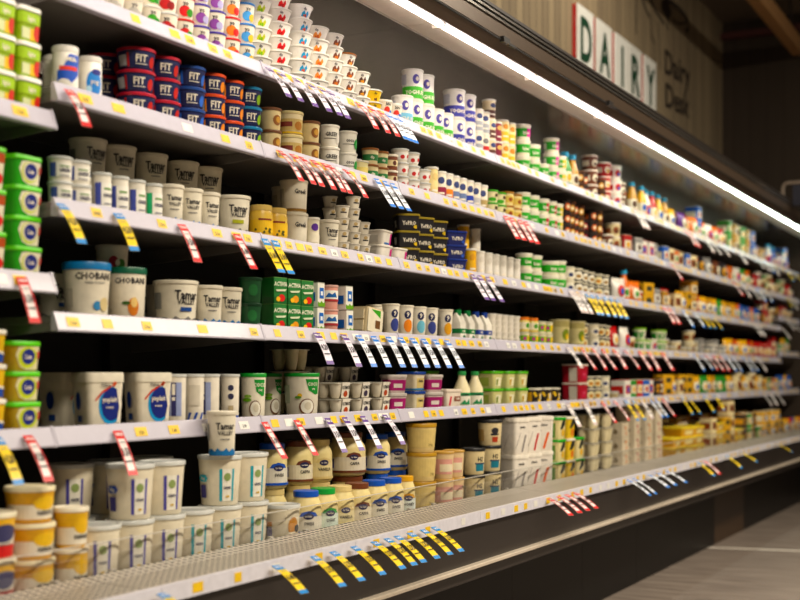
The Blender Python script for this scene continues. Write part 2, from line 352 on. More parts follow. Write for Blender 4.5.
J('gold_jar', 'golden cream jar with yellow label', [(0, .034), (.004, .037), (.082, .038), (.096, .034)], (.094, .112, .036), '#d8b662', '#cdb272', [('r', m('#e0b92e'), -.075, .06, .022, .064), ('r', m('#7c3a2a'), -.02, .026, .062, .068), ('d', m('#4d4a1e'), -.01, .036, .004, 7, .03, .012)])
T('bucket', 'plain white bucket', .046, .041, .11, '#e6dfcd', '#ddd6c4', [('r', m('#8a6a3c'), -.1, .1, .005, .014), ('r', mat('#c8c2b2'), -.09, -.055, .03, .08), ('t', mK, 'Greek', .006, .07, .022, .8)], lidh=.009)
slim('violet_pot', 'pale pot with purple and teal spots', '#e6dfca', top='#e9e2cc', spot='#5a3590', r=.026, h=.105)
T('cup_bare', 'small plain white stacking cup', .026, .020, .042, '#ded7c8', '#cdc7ba', [('r', mK, -.012, .014, .016, .02), ('e', m('#b8a27a'), 0, .027, .008, .006)], obj='dessert_cup', cat='dessert cup', lidh=.004)
Q('pinkside', 'white tub with magenta end and blue stripe', .042, .048, .056, '#e9e3d8', '#ded8cc', [('r', m('#c82a82'), .022, .046, .004, .044), ('r', m('#3a6aa8'), -.03, .020, .004, .010), ('r', m('#d0cabf'), -.1, -.06, .01, .036)], obj='yogurt_tub', cat='yogurt tub', lidh=.007)
def yopro(key, look, body, lid, acc, b=.045, h=.066):
    Q(key, look, .042, b, h, body, lid, [('r', mat('#c9c7c0'), -b - .05, -b - .022, .014, .042), ('t', mW, 'YoPRO', .002, h * .44, .022, .85), ('d', m(acc), b * .62, h * .3, .0045, 5, .008, .009)], obj='yogurt_tub', cat='yogurt tub', lidh=.008, rc=.014)
yopro('black_tub', 'black tub with olive gold lid', '#1d1b1e', '#8d7c3c', '#e6c65a'); yopro('navy_tub', 'navy tub with dark blue lid', '#22285c', '#1f2f72', '#4a6ac8', b=.052, h=.058)
slim('yellow_cyl', 'yellow cylinder with white lid', '#e0b13a', top='#e0b13a', spot='#d09a28', r=.026, h=.115); slim('white_cyl', 'plain white fluted cylinder', '#e9e4da', top='#e6e1d6', spot='#d8d2c6', r=.0245, h=.112)
def oval(key, look, r=.04, h=.066, lid='#d9d2bc', body='#1c2342', face='#ece0b6', dot='#c58a3a'):
    T(key, look, r, r * .93, h, body, lid, [('e', m(face), 0, h * .44, r * .8, h * .34), ('e', m(dot), .0, h * .38, r * .4, h * .15), ('e', m(face), -r * 1.75, h * .44, r * .5, h * .32)], obj='dip_tub', cat='dip tub', lidh=.008)
oval('oval_navy', 'navy tub with cream oval label'); oval('oval_black', 'black tub with pale round label', body='#20201c', face='#efe9d8', dot='#9a7a44'); oval('oval_cream', 'cream tub with navy trim', body='#e5dcc0', face='#f0ead8', dot='#2a3560')
# --- fourth shelf
T('chob_blue', 'large white tub with blue lid', .062, .054, .15, '#ece4d2', '#2f77ae', [('t', mK, 'CHOBANI', .002, .112, .025, .95), ('t', m('#6a6a6a'), 'GREEK YOGURT', .004, .095, .008, 1), ('r', mat('#c8c0b0'), -.105, -.06, .03, .08), ('e', m('#4a86b4'), .01, .036, .012, .012), ('e', m('#d8c69a'), .034, .04, .016, .018)], lidh=.02)
T('chob_green', 'large white tub with dark green lid', .052, .046, .148, '#ece4d2', '#1d5a42', [('t', mK, 'CHOBANI', .000, .110, .022, .95), ('e', m('#c87a3a'), .008, .04, .017, .025), ('e', m('#e8c88a'), .010, .052, .010, .014), ('e', m('#3d5a2c'), -.014, .05, .012, .005)], lidh=.018)
T('heart_tub', 'white tub with red and green round print', .045, .04, .11, '#e4ddcd', '#d9d2c2', [('e', m('#a02c3c'), -.012, .062, .014, .017), ('e', m('#3f7a34'), .012, .056, .014, .015), ('e', mW, 0, .06, .007, .009), ('r', mK, -.014, .014, .03, .034)])
T('pine_pot', 'dark green pot', .036, .032, .08, '#1f4a2c', '#1c3a26', [('e', m('#2d6a3a'), 0, .04, .016, .018)], obj='yogurt_pot', cat='yogurt pot')
def activ(key, look, fruit, a=.03, b=.029, h=.083):
    Bx(key, look, a, b, h, '#2a7034', [('r', m('#1e5a2a'), -b - .05, b * .98, .0, .02), ('t', mat('#eef0d8'), 'ACTIVIA', 0, .062, .0195, .76), ('e', m(fruit), .004, .018, .014, .012), ('e', m('#e6b84a'), -.012, .014, .009, .008), ('p', mat('#d8e0c0'), [(-.024, .044), (.024, .047), (.018, .040), (-.018, .038)])], obj='yogurt_carton', cat='yogurt carton', flap='#5a8a4a')
activ('activ_red', 'green carton with strawberry and pale lettering', '#c83a2c'); activ('activ_peach', 'green carton with peach and pale lettering', '#e09a4a')
Bx('milk_white', 'white carton with blue badge and green grass', .03, .022, .083, '#e6e4da', [('r', m('#2f62b0'), -.012, .014, .03, .066), ('r', mat('#e8eef4'), -.006, .008, .04, .054), ('p', m('#6a9a3a'), [(-.021, .002), (.021, .002), (.021, .02), (.01, .014), (-.002, .021), (-.012, .013), (-.021, .018)]), ('r', m('#2f62b0'), -.06, -.03, .02, .05)], obj='yogurt_carton', cat='yogurt carton', flap='#9a9c90')
T('pink_pot', 'pink pot with white and blue label', .031, .029, .083, '#d8a092', '#c8a49a', [('r', mat('#f0eee6'), -.05, .05, .026, .064), ('p', m('#2a5c9a'), [(-.02, .04), (-.008, .056), (.004, .05), (.016, .058), (.026, .04)]), ('r', m('#a03a3c'), -.04, .04, .026, .034)], obj='yogurt_pot', cat='yogurt pot', lidh=.007)
def nine(key, look, c, r=.033, h=.125):
    T(key, look, r, r * .82, h, '#e9e2d2', '#e2dac8', [('e', m(c), .002, h * .36, r * .62, h * .2), ('e', m('#23284c'), -.001, h * .7, r * .44, h * .125), ('t', mW, '9', -.001, h * .7, .026, .9), ('r', mat('#c4beb0'), -r * 1.8, -r * 1.0, h * .2, h * .75)], obj='yogurt_pot', cat='yogurt pot', lidh=.007)
nine('nine_orange', 'tapered white pot with orange fruit and dark badge', '#e08a2c'); nine('nine_sky', 'tapered white pot with pale blue print and badge', '#7ab8cc'); nine('nine_navy', 'tapered white pot with navy print and badge', '#3a4484'); nine('nine_amber', 'tapered cream pot with amber fruit and badge', '#d8a03a')
def gable(key, look, cap, c, a=.027, b=.027, h=.118, band='#2f6a4a'):
    f = Form([(0, 1), (h * .62, 1)], a, b, .004); mb = MB(); bm_ = mat('#e9e4d8', .42)
    top = [(x * .38, y, z) for x, y, z in f.ring(h * .9, .98)]
    mb.loft([f.ring(0, 1), f.ring(h * .62, 1), top, [(x * .3, y, h * .985) for x, y, z in top]], bm_)
    cp = MB(); q = Form([(0, 1)], .015); cp.loft([q.ring(h * .9, 1, 0, 16), q.ring(h + .012, 1, 0, 16)], mat(cap, .35))
    reg(key, 'milk_carton', 'milk carton', look, 2 * b + .002, 2 * a + .002, h + .012, [('body', mb.mesh('body')), ('cap', cp.mesh('cap')), ('label', decal(f, [('r', m(c), -b - .048, b * .97, .03, .05), ('t', mW, 'milk', 0, .04, .015, 1), ('e', m(band), .004, .014, .013, .009)]).mesh('label', 0))])
gable('gable_green', 'white milk carton with green band and cap', '#2d7c46', '#2d7c46'); gable('gable_blue', 'white milk carton with blue band and cap', '#27408c', '#27408c')
def ribbed(key, look, c, r=.0225, h=.125, n=5):
    pr = []
    for i in range(n): pr += [(h * i / n, r * .84), (h * (i + .8) / n, r), (h * (i + .82) / n, r * 1.06), (h * (i + .98) / n, r * 1.06)]
    f = Form([(a, b / r) for a, b in pr], r); mb = MB(); mb.loft([f.ring(a, b, 0, 18) for a, b in f.prof], mat(c))
    lid = MB(); g = Form([(0, 1)], r * 1.06); lid.loft([g.ring(h, 1, .0008, 18), g.ring(h + .003, 1, .0008, 18)], mat('#d8d4cc'))
    reg(key, 'cup_stack', 'cup stack', look, 2 * r * 1.08, 2 * r * 1.08, h + .003, [('cups', mb.mesh('cups')), ('lid', lid.mesh('lid'))])
ribbed('ribbed_white', 'sleeve of nested plain white cups', '#e2dcd0')
J('chutney', 'glass jar of yellow dip with orange lid', [(0, .026), (.004, .03), (.05, .031), (.058, .028)], (.056, .07, .03), '#d6c27a', '#c8742c', [('r', m('#e8e0c4'), -.045, .04, .014, .046), ('e', m('#4d8a34'), .002, .03, .012, .012)], obj='dip_jar')
T('salsa_pot', 'cream pot with green and yellow label', .029, .026, .058, '#e2dabc', '#c9c8ae', [('r', m('#76a83a'), -.04, .004, .01, .042), ('r', m('#e0c043'), .004, .036, .01, .042), ('e', m('#b03a84'), -.01, .028, .008, .009)], obj='dip_tub', cat='dip tub', lidh=.006)
T('olive_tub', 'large olive and cream tub', .053, .047, .138, '#b4aa74', '#c6bc92', [('r', m('#d9cf9c'), -.09, .085, .02, .1), ('e', m('#7a8a3a'), .008, .06, .024, .03), ('e', m('#d8b84a'), .016, .05, .012, .016)], obj='dip_tub', cat='dip tub')
# --- fifth shelf
def yop(key, look):
    a = b = .053; h = .146
    Q(key, look, a, b, h, '#eae2d0', '#e6dfce', [('e', m('#3a9ad0'), .014, .058, .036, .05), ('e', m('#1c2a78'), .017, .062, .032, .044), ('p', mat('#efe8d8'), [(.030, .10), (.040, .106), (.049, .06), (.043, .016), (.033, .012), (.040, .055)]), ('p', m('#c0482c'), [(-.034, .074), (-.012, .098), (.014, .112), (.014, .108), (-.010, .092), (-.032, .070)]), ('d', m('#d8642c'), .026, .116, .004, 4, .006, .004), ('t', mW, 'yoplait', .010, .074, .019, .85), ('t', mW, 'creamy', .010, .054, .009, .9), ('t', mK, 'Value', -.004, .113, .013, .9), ('r', m('#2a4a8a'), -.105, -.080, .015, .032), ('e', m('#27408c'), -.098, .07, .014, .024)], obj='yogurt_tub', cat='yogurt tub', taper=.9, rc=.016, lidh=.026, rim=.0025)
yop('yop', 'square white tub with blue oval logo')
T('stripe_pot', 'tall white pot with blue barcode panel', .029, .027, .142, '#e9e2d4', '#d5d2c8', [('r', m('#9aa4c8'), -.036, .012, .022, .118), ('r', m('#26265e'), -.018, -.004, .022, .118), ('r', mat('#ebe6da'), -.0155, -.0065, .082, .114), ('r', mat('#ebe6da'), -.0155, -.0065, .066, .076)], obj='yogurt_pot', cat='yogurt pot', lidmat=CLID, lidh=.008)
T('hatch_pot', 'tall white pot with blue hatching at base', .029, .027, .142, '#e9e2d4', '#d5d2c8', [('p', m('#34509a'), [(-.03, .004), (-.022, .004), (-.012, .03), (-.02, .03)]), ('p', m('#34509a'), [(-.01, .004), (-.002, .004), (.008, .03), (.0, .03)]), ('p', m('#34509a'), [(.01, .004), (.018, .004), (.028, .03), (.02, .03)]), ('r', m('#cfc8ba'), -.02, .012, .05, .11)], obj='yogurt_pot', cat='yogurt pot', lidmat=CLID, lidh=.008)
T('badge_pot', 'tall white pot with dark round badges', .029, .027, .142, '#e9e2d4', '#d5d2c8', [('e', m('#2a2a46'), .0, .1, .009, .009), ('e', m('#2a2a46'), .0, .074, .009, .009), ('r', mat('#b8a98c'), -.008, .008, .03, .046), ('r', m('#34509a'), -.05, .03, .006, .016)], obj='yogurt_pot', cat='yogurt pot', lidmat=CLID, lidh=.008)
def coco(key, look, r, h, nut):
    e = [('p', m('#2c8a3e'), [(r * .25, h * .86), (r * 1.25, h * .86), (r * 1.25, h * .52), (r * .95, h * .50), (r * .45, h * .60)]), ('t', mW, 'COCO', r * .75, h * .74, .017, .85), ('t', mW, 'yog', r * .78, h * .64, .011, .85), ('e', m('#6d4a30'), r * .35, h * .22, r * .5, h * .19), ('e', mat('#f3eee0'), r * .37, h * .23, r * .42, h * .16), ('e', m('#dcd4c0'), r * .4, h * .24, r * .22, h * .09)]
    if nut: e += [('e', m('#6a9a3a'), -r * .35, h * .42, r * .4, h * .04), ('e', m('#88ae54'), -r * .25, h * .5, r * .3, h * .035)]
    else: e += [('r', m('#b9c2a8'), -r * 1.45, -r * .75, h * .3, h * .72), ('e', m('#d8b23a'), -r * .1, h * .48, r * .14, h * .05), ('e', m('#5a8a3a'), -r * .2, h * .44, r * .2, h * .03)]
    T(key, look, r, r * .88, h, '#ebe4d2', '#2f8c3c', e, lidh=.012, rim=.002)
coco('coco_slim', 'green lidded tub with coconut and leaves', .040, .145, True); coco('coco_wide', 'wide green lidded tub with coconut and flower', .058, .146, False)
def cuppack(key, look, card, word, fruit, cups='#ded6c4', a=.05, b=.05, h=.054, sleeve=True):
    parts = []
    for ix in (-1, 1):
        for iy in (-1, 1):
            f = Form([(0, .45), (.004, .62), (h * .45, .86), (h - .003, 1)], min(a, b) * .47); c = MB()
            c.loft([[(x + ix * a * .5, y + iy * b * .5, z) for x, y, z in f.ring(hh, k, 0, 16)] for hh, k in f.prof], mat(cups, .35)); parts.append(('cup', c.mesh('cup')))
    fo = MB(); g = Form([(0, 1)], a, b, .012); fo.loft([g.ring(h - .003, 1), g.ring(h, 1)], mat('#d4d0c4', .3)); parts.append(('foil_lid', fo.mesh('foil_lid')))
    if sleeve:
        s = MB(); y0, y1 = -b * .42, b * .52
        s.prism([(a + .001, h + .001), (a * .9, .002), (a * .9 + .0012, .002), (a + .0035, h + .0022), (-a, h + .0022), (-a, h + .001)], y0, y1, mat(card, .5))
        yc = (y0 + y1) / 2; sl = (a * .1 + .002) / h
        for e in [('t', mK, word, yc, h * .7, .016, .66), ('e', m(fruit), yc, h * .3, .012, .011)]:
            V, Fc = shape2d(e); s.add([(a * .9 + sl * y + .0022, x, y) for x, y in V], Fc, e[1])
        parts.append(('sleeve', s.mesh('sleeve', 0)))
    reg(key, 'cup_pack', 'dessert pack', look, 2 * b + .002, 2 * a + .004, h + .0025, parts)
cuppack('ult_berry', 'four cup dessert pack with berry sleeve', '#ebe4d6', 'ULTIMATE', '#b0502c'); cuppack('ult_dark', 'four cup dessert pack with plum sleeve', '#e6e0d4', 'ULTIMATE', '#3a3048')
cuppack('dome_pack', 'pack of four bare cream cups', '#ebe4d6', '', '#a08050', cups='#e2d6b4', a=.055, b=.055, h=.075, sleeve=False)
Q('blue_rim', 'cream tub with dark blue lid', .045, .045, .076, '#e4dac0', '#24418a', [('r', m('#d8c48a'), -.03, .03, .012, .05), ('r', m('#7a3a6a'), .03, .044, .01, .06), ('r', m('#3a84b8'), -.1, .044, .004, .010), ('t', mK, 'crema', 0, .04, .017, .9)], obj='cheese_tub', cat='cheese tub', rc=.014)
Q('magenta_tub', 'clear tub with magenta label', .04, .04, .07, '#cdbcb8', '#c9c0b8', [('r', m('#a02a6a'), -.09, .038, .01, .05), ('r', mat('#e8dcd4'), -.02, .02, .02, .036)], obj='dessert_tub', cat='dessert tub', rc=.012)
Q('pink_box', 'long white tub with pink flashes', .045, .06, .08, '#e4d8c8', '#dccfc0', [('p', m('#c84a5a'), [(-.045, .012), (-.032, .05), (-.018, .05), (-.03, .012)]), ('r', m('#8a5a4a'), .0, .055, .03, .05), ('r', m('#d8788a'), -.105, -.07, .012, .05), ('t', mW, 'CREAM', .028, .04, .012, .8)], obj='dessert_tub', cat='dessert tub', rc=.01, taper=.94)
J('cream_bottle', 'cream bottle with green and white label', [(0, .032), (.004, .036), (.08, .036), (.125, .016), (.14, .015)], (.138, .155, .018), '#ece2c0', '#3f8a50', [('r', mat('#efeada'), -.06, .06, .012, .062), ('r', m('#3a8a5a'), -.06, .06, .05, .064), ('p', m('#3a8a5a'), [(-.024, .014), (-.004, .034), (.004, .022), (.02, .04), (.024, .014)]), ('t', mK, 'cream', 0, .056, .013, 1)], obj='cream_bottle', cat='bottle')
def leafy(key, look, c, b=.05):
    Q(key, look, .045, b, .078, '#c8c48e', '#5aa42c', [('r', m('#e6e2c4'), -b * .6, b * .5, .012, .05), ('d', m(c), .0, .032, .006, 6, .022, .014), ('r', m('#9aa85a'), -.12, -.07, .012, .05)], obj='salad_tub', cat='salad tub', rc=.014)
leafy('leafy_a', 'clear tub with bright green lid', '#7a8a34'); leafy('leafy_b', 'pale clear tub with bright green lid', '#c8a84a', .045)
T('amber_pot', 'black pot with yellow print and white lid', .04, .036, .075, '#2a2420', '#e0dac8', [('r', m('#d8a82c'), -.07, -.03, .01, .056), ('d', m('#e8c23c'), .0, .034, .008, 8, .03, .018), ('r', mat('#d8d2c4'), .018, .034, .02, .05)], obj='dip_tub', cat='dip tub', lidh=.008)
Q('crimson_pack', 'large crimson pack with white rim', .05, .068, .098, '#a01c34', '#e2d9ca', [('r', m('#b8304a'), -.03, .04, .02, .06), ('r', mat('#e0d8ca'), -.12, -.075, .006, .08), ('r', m('#d8788a'), -.016, .024, .042, .047)], obj='dessert_pack', cat='dessert pack', rc=.012, taper=.95, lidh=.008)
# --- bottom deck
def butter(key, look, body, lid, c, r=.058, h=.086, red=False):
    e = [('r', mat('#efe7d6'), -r * 1.9, r * 1.1, .010, h * .52), ('e', m(c), .0, h * .56, r * .62, h * .2), ('t', mK, 'natural', 0, h * .30, .02, .9)]
    if red: e.append(('r', m('#c01f26'), -r * 2, r * 1.8, .003, h * .3))
    T(key, look, r, r * .86, h, body, lid, e, obj='margarine_tub', cat='margarine tub', lidh=.011)
butter('butter_red', 'yellow tub with red base band', '#e2b42e', '#e8e0c8', '#3a3a60', r=.066, h=.105, red=True); butter('butter_pale', 'yellow and white tub with cream lid', '#d9a828', '#e9dfc0', '#e8c04a'); butter('butter_slim', 'small yellow tub with white band', '#dcb02c', '#ece4d0', '#e2b83a', r=.042, h=.1)
def farm(key, look, c, c2, r1=.062, r0=.053, h=.145):
    T(key, look, r1, r0, h, '#e8dfca', '#cfcabd', [('r', m(c), -.014, -.005, .014, h * .74), ('r', mat('#f0ecdf'), -.005, .026, .014, h * .74), ('r', m(c), .026, .033, .014, h * .74), ('e', m('#8fa06a'), .0105, h * .58, .011, h * .08), ('t', m('#26264c'), 'GREEK', .0105, h * .36, .0105, .8), ('d', m('#c8a83c'), .0105, h * .2, .0025, 5, .009, .003), ('r', m(c2), -.082, -.055, h * .48, h * .62), ('e', m(c2), -.068, h * .55, .018, h * .06), ('r', m('#3a3570'), -.08, -.057, h * .16, h * .42), ('t', mat('#d8d4c6'), '4kg', -.068, h * .55, .013, .9)], lidh=.011, rim=.0035, lidmat=CLID)
farm('farm_violet', 'big white tub with indigo striped label', '#4d4a9a', '#2f4ea0'); farm('farm_teal', 'big white tub with teal striped label', '#3aa0b0', '#3fa6b8')
T('vanilla_tub', 'white tub with orange and brown label', .056, .05, .118, '#e8dfc8', '#cfcabc', [('r', m('#d8942c'), -.08, -.055, .052, .066), ('r', m('#4a4484'), -.08, -.055, .02, .048), ('e', m('#c48a3c'), .02, .05, .02, .03), ('e', mK, .036, .044, .012, .012), ('r', mat('#f0e8d4'), .0, .03, .02, .034)], lidmat=CLID, lidh=.011)
def vjar(key, look, cap, lab, text, r=.050, h=.15, crest=True):
    e = [('r', m(lab), -r * 1.9, r * 1.5, .016, .07), ('p', m(cap), [(-.03, .07), (-.022, .082), (.0, .088), (.024, .082), (.032, .07)]), ('e', m('#23234a'), .0, .07, .017, .010), ('t', mW, 'La Casa', .0, .07, .0075, .9), ('t', mK, text, .002, .047, .0145, .82), ('r', m(cap), -r * 1.9, r * 1.5, .014, .022), ('r', m('#4a4a8a'), -r * 1.75, -r * 1.1, .03, .064)]
    J(key, look, [(0, r * .8), (.006, r * .95), (.014, r), (.098, r), (.108, r * .97), (.124, r * .82), (h - .016, r * .78)], (h - .019, h, r * .83), '#e6d6a4', cap, e)
vjar('jar_blue', 'cream dessert jar with blue cap', '#2454b0', '#e6e0d0', 'SWISS'); vjar('jar_brown', 'cream dessert jar with brown cap', '#6a3c28', '#e9dfc8', 'CAPPA'); vjar('jar_cream', 'cream dessert jar with cream cap', '#dcc894', '#e6d8ac', 'VANILLA'); vjar('jar_green', 'cream dessert jar with green cap', '#2c9a48', '#ddeadf', 'LIGHT'); vjar('jar_yellow', 'cream dessert jar with yellow cap', '#d8a52c', '#dfe6e0', 'HONEY', r=.038)
vjar('jar_wide', 'wide cream jar with brown cap and crest label', '#6a3c28', '#ece2cc', 'CAPPA', r=.068, h=.158)
T('goldtop', 'deep cream tub with gold lid', .058, .05, .112, '#e0cc98', '#b08a44', [('r', m('#d5bf86'), -.09, .08, .02, .09), ('t', m('#8a7a50'), '200g', .022, .03, .014, .9)], obj='custard_tub', cat='custard tub', lidh=.014)
T('blush_tub', 'cream and pink tub with tan lid', .042, .037, .11, '#dcc39c', '#c09a5c', [('r', m('#d8a498'), -.07, .03, .02, .08), ('r', mat('#e8dcc0'), -.03, .03, .03, .06)], obj='custard_tub', cat='custard tub')
T('blacktop', 'cream tub with black lid and dark crest', .052, .046, .110, '#e0cfa8', '#232323', [('e', m('#26262c'), .002, .064, .018, .014), ('p', m('#26262c'), [(-.016, .045), (.02, .045), (.024, .052), (-.02, .052)]), ('r', m('#a8442c'), -.012, .016, .016, .038), ('r', mat('#b89a6a'), -.09, -.05, .02, .07)], obj='custard_tub', cat='custard tub', lidh=.012)
T('blackteal', 'cream tub with black lid and teal label', .048, .043, .110, '#dccca4', '#232323', [('r', m('#2c7486'), -.022, .022, .016, .044), ('t', mK, 'H2', 0, .064, .026, .9), ('r', m('#3a4458'), -.026, .026, .044, .05)], obj='custard_tub', cat='custard tub', lidh=.012)
def sq(key, look, c):
    Q(key, look, .05, .05, .165, '#e6dfd4', '#e4ddd0', [('p', m(c), [(-.006, .012), (.006, .012), (.03, .09), (.018, .09), (.006, .055)]), ('p', m('#4a3a3a'), [(-.045, .03), (-.043, .03), (-.012, .1), (-.014, .1)]), ('t', mK, 'panna', .0, .125, .018, .8), ('p', m('#9a8a84'), [(-.12, .02), (-.118, .02), (-.08, .09), (-.082, .09)])], obj='dessert_tub', cat='dessert tub', taper=.92, rc=.014, lidh=.018)
sq('sq_red', 'square white tub with red chilli stroke', '#b82c2c'); sq('sq_orange', 'square white tub with orange stroke', '#d86a28'); sq('sq_grey', 'square white tub with grey stroke', '#8a8480')
Q('meal_green', 'cream tub with green lid and black label', .045, .045, .106, '#dccfa0', '#2f9a34', [('p', m('#1e2420'), [(-.03, .05), (.0, .095), (.03, .1), (.03, .07), (.0, .05)]), ('e', m('#d8b03a'), .01, .032, .018, .018), ('r', m('#5a8a3a'), -.1, -.06, .01, .08)], obj='meal_tub', cat='meal tub', rc=.012)
Q('meal_yellow', 'yellow tub with white lid and black label', .045, .042, .106, '#d8b848', '#dfd8c4', [('p', m('#1e2420'), [(-.03, .05), (.0, .095), (.03, .1), (.03, .07), (.0, .05)]), ('e', m('#c8782c'), .008, .03, .018, .018)], obj='meal_tub', cat='meal tub', rc=.012)
def bird(key, look, c):
    Bx(key, look, .06, .055, .081, '#ddd0b8', [('p', m(c), [(-.018, .05), (-.004, .044), (.0, .03), (.006, .046), (.022, .06), (.004, .056), (-.004, .062)]), ('t', mK, 'ice', -.03, .06, .02, .8), ('d', m(c), .02, .02, .006, 4, .02, .008), ('p', m('#8a7a60'), [(-.11, .02), (-.1, .05), (-.08, .03), (-.09, .015)])], obj='dessert_box', cat='box', flap='#c9bda4')
bird('bird_red', 'white box with red bird print', '#b02c30'); bird('bird_gold', 'white box with orange bird print', '#d88a2c')
# --- left bay
def marg(key, look, body, lid, els, a=.05, b=.036, h=.086): Q(key, look, a, b, h, body, lid, els, obj='margarine_tub', cat='margarine tub', rc=.014, taper=.9)
marg('lime_tub', 'lime green tub with white lid', '#9cb82c', '#e9e6dc', [('r', m('#dbe0b4'), -.028, .0, .008, .034), ('r', m('#e8c23a'), -.002, .018, .006, .034), ('e', m('#c8402a'), .024, .026, .014, .02), ('r', m('#a8c83a'), -.04, .04, .044, .07), ('t', mW, 'light', 0, .056, .016, .9)])
marg('oval_tub', 'cream tub with bright green lid and navy oval', '#3f9a22', '#6cc824', [('p', mat('#e9e2cc'), [(-.034, .04), (-.026, .058), (-.01, .0605), (.046, .0605), (.050, .004), (.0, .004), (-.02, .012)]), ('e', m('#c8d43c'), .004, .034, .030, .026), ('e', mat('#e9e2cc'), .006, .036, .027, .023), ('e', m('#1e2a78'), .006, .036, .021, .019), ('t', mW, 'Lea', .006, .036, .017, .9), ('d', m('#c8504a'), .038, .03, .004, 3, .003, .016)], a=.055, b=.046, h=.0735)
marg('olive_oval', 'olive tub with green lid and navy oval', '#a8902c', '#6cc824', [('p', mat('#e0d8b0'), [(-.034, .04), (-.026, .058), (-.01, .0605), (.046, .0605), (.050, .004), (.0, .004), (-.02, .012)]), ('e', m('#c8d43c'), .004, .034, .030, .026), ('e', m('#1e2a78'), .006, .036, .021, .019), ('t', mW, 'Lea', .006, .036, .017, .9), ('d', m('#c8504a'), .038, .03, .004, 3, .003, .016)], a=.055, b=.046, h=.0735)
marg('rust_tub', 'cream tub with rust top band and green lid', '#e6dcc4', '#6cc024', [('r', m('#a8502c'), -.1, .05, .064, .086), ('t', m('#a83a2c'), 'olive', .01, .044, .02, .9), ('e', m('#c83a34'), .03, .026, .01, .012)], a=.055, b=.05, h=.1)
marg('sun_tub', 'yellow tub with blue wave and white lid', '#e2bc3a', '#e9e4d6', [('p', m('#274a9a'), [(-.05, .004), (.05, .004), (.05, .022), (.0, .032), (-.05, .018)]), ('p', mW, [(-.05, .018), (.0, .032), (.05, .022), (.05, .028), (.0, .038), (-.05, .025)])], a=.055, b=.05, h=.082)
# --- far end goods
PAL = dict(red='#b02a2c', orange='#d8782a', yellow='#e2b02c', cream='#e2d4aa', brown='#6a3c28', green='#3c8a3a', blue='#2f5cae', white='#e8e4da', purple='#5c2f7a', pink='#cf6a8c', gold='#b88a34', teal='#2c7c8a', grey='#8e8c88', black='#242226')
for cn, cv in PAL.items():
    alt = {'white': '#c0392c', 'cream': '#8a4a2c', 'black': '#d8a02c', 'grey': '#e8e4da'}.get(cn, '#ece4cc')
    alt2 = {'red': '#e2b02c', 'yellow': '#2f5cae', 'green': '#e2b02c', 'blue': '#b02a2c', 'white': '#2f5cae', 'orange': '#3c8a3a'}.get(cn, '#4a3020')
    T('pot_' + cn, cn + ' pot with pale lid', .045, .04, .08, cv, W, [('r', m(alt), -.08, -.03, .02, .05), ('e', m(alt), .004, .036, .02, .02), ('e', m(alt2), .008, .03, .01, .01)], obj='dessert_pot', cat='dessert pot')
    Bx('box_' + cn, cn + ' carton with contrasting label', .045, .045, .11, cv, [('r', m(alt), -.034, .034, .03, .08), ('r', m(alt), -.13, -.055, .03, .075), ('e', m(alt2), .004, .054, .018, .018)], flap=alt)
    Pc('bag_' + cn, cn + ' pouch with round label', .034, .06, .12, cv, [('e', m(alt), 0, .06, .032, .034), ('e', m(alt2), .004, .056, .016, .018)])
    J('bot_' + cn, cn + ' bottle with blue cap', [(0, .03), (.005, .034), (.1, .034), (.13, .024), (.15, .018), (.165, .018)], (.163, .19, .021), cv, '#4a9ac0', [('r', m(alt), -.07, .06, .03, .085), ('e', m(alt2), .006, .056, .015, .02)], obj='drink_bottle', cat='bottle')
T('flat_cup', 'low clear cup of pale dessert', .04, .033, .045, '#d6cbb0', '#cdc6b2', [('r', m('#b8a884'), -.07, .06, .01, .03)], obj='dessert_cup', cat='dessert cup', lidmat=CLID, lidh=.006)
T('leaf_cup', 'white cup with green leaf lid', .04, .034, .07, '#e6e0cc', '#8ac03a', [('d', m('#3a8a3c'), 0, .035, .008, 6, .04, .02), ('r', m('#3a8a3c'), -.09, -.05, .01, .05)], obj='salad_tub', cat='salad tub')
Q('flat_yellow', 'wide yellow tray with cream lid', .08, .09, .06, '#d8a82c', '#e0c860', [('r', m('#e8d8a0'), -.05, .05, .01, .04)], obj='cheese_tray', cat='tray', rc=.014)
Bx('cheese_block', 'gold cheese block with dark label', .04, .06, .07, '#cfa244', [('r', m('#3a3a2c'), -.03, .03, .02, .05), ('r', m('#3a3a2c'), -.13, -.08, .02, .05)], obj='cheese_block', cat='cheese block')

# ------------------------------------------------------------------ placing stock
SHELF = {'A': 2.142, 'B': 1.894, 'C': 1.608, 'D': 1.325, 'E': 1.040, 'F': .655, 'L1': 1.819, 'L2': 1.418, 'L3': 1.040, 'L4': .655}
CEIL = {'A': 2.46, 'B': 2.10, 'C': 1.845, 'D': 1.565, 'E': 1.28, 'F': .995, 'L1': 2.40, 'L2': 1.775, 'L3': 1.37, 'L4': .995}
SNAME = {'A': 'top shelf', 'B': 'second shelf', 'C': 'third shelf', 'D': 'fourth shelf', 'E': 'fifth shelf', 'F': 'bottom deck',
         'L1': 'left bay top shelf', 'L2': 'left bay middle shelf', 'L3': 'left bay lower shelf', 'L4': 'left bay deck'}
FRONT = {'F': .095, 'L4': .095}
YEND = 12.3
PLACED = []     # (shelf, kind, row, column index, level, nlevels, object)
cursor = {}
DEEP = {}
colno = {}

def spawn(kind, loc, rz):
    k = KIND[kind]
    if k['root'] is None:
        r = empty(k['obj']); k['root'] = r
        for n, me in k['parts']:
            o = bpy.data.objects.new(n, me); COL.objects.link(o); o.parent = r
    else:
        r = k['root'].copy(); COL.objects.link(r)
        for ch in k['root'].children:
            c = ch.copy(); COL.objects.link(c); c.parent = r
    r.location = loc; r.rotation_euler = (0, 0, rz)
    return r

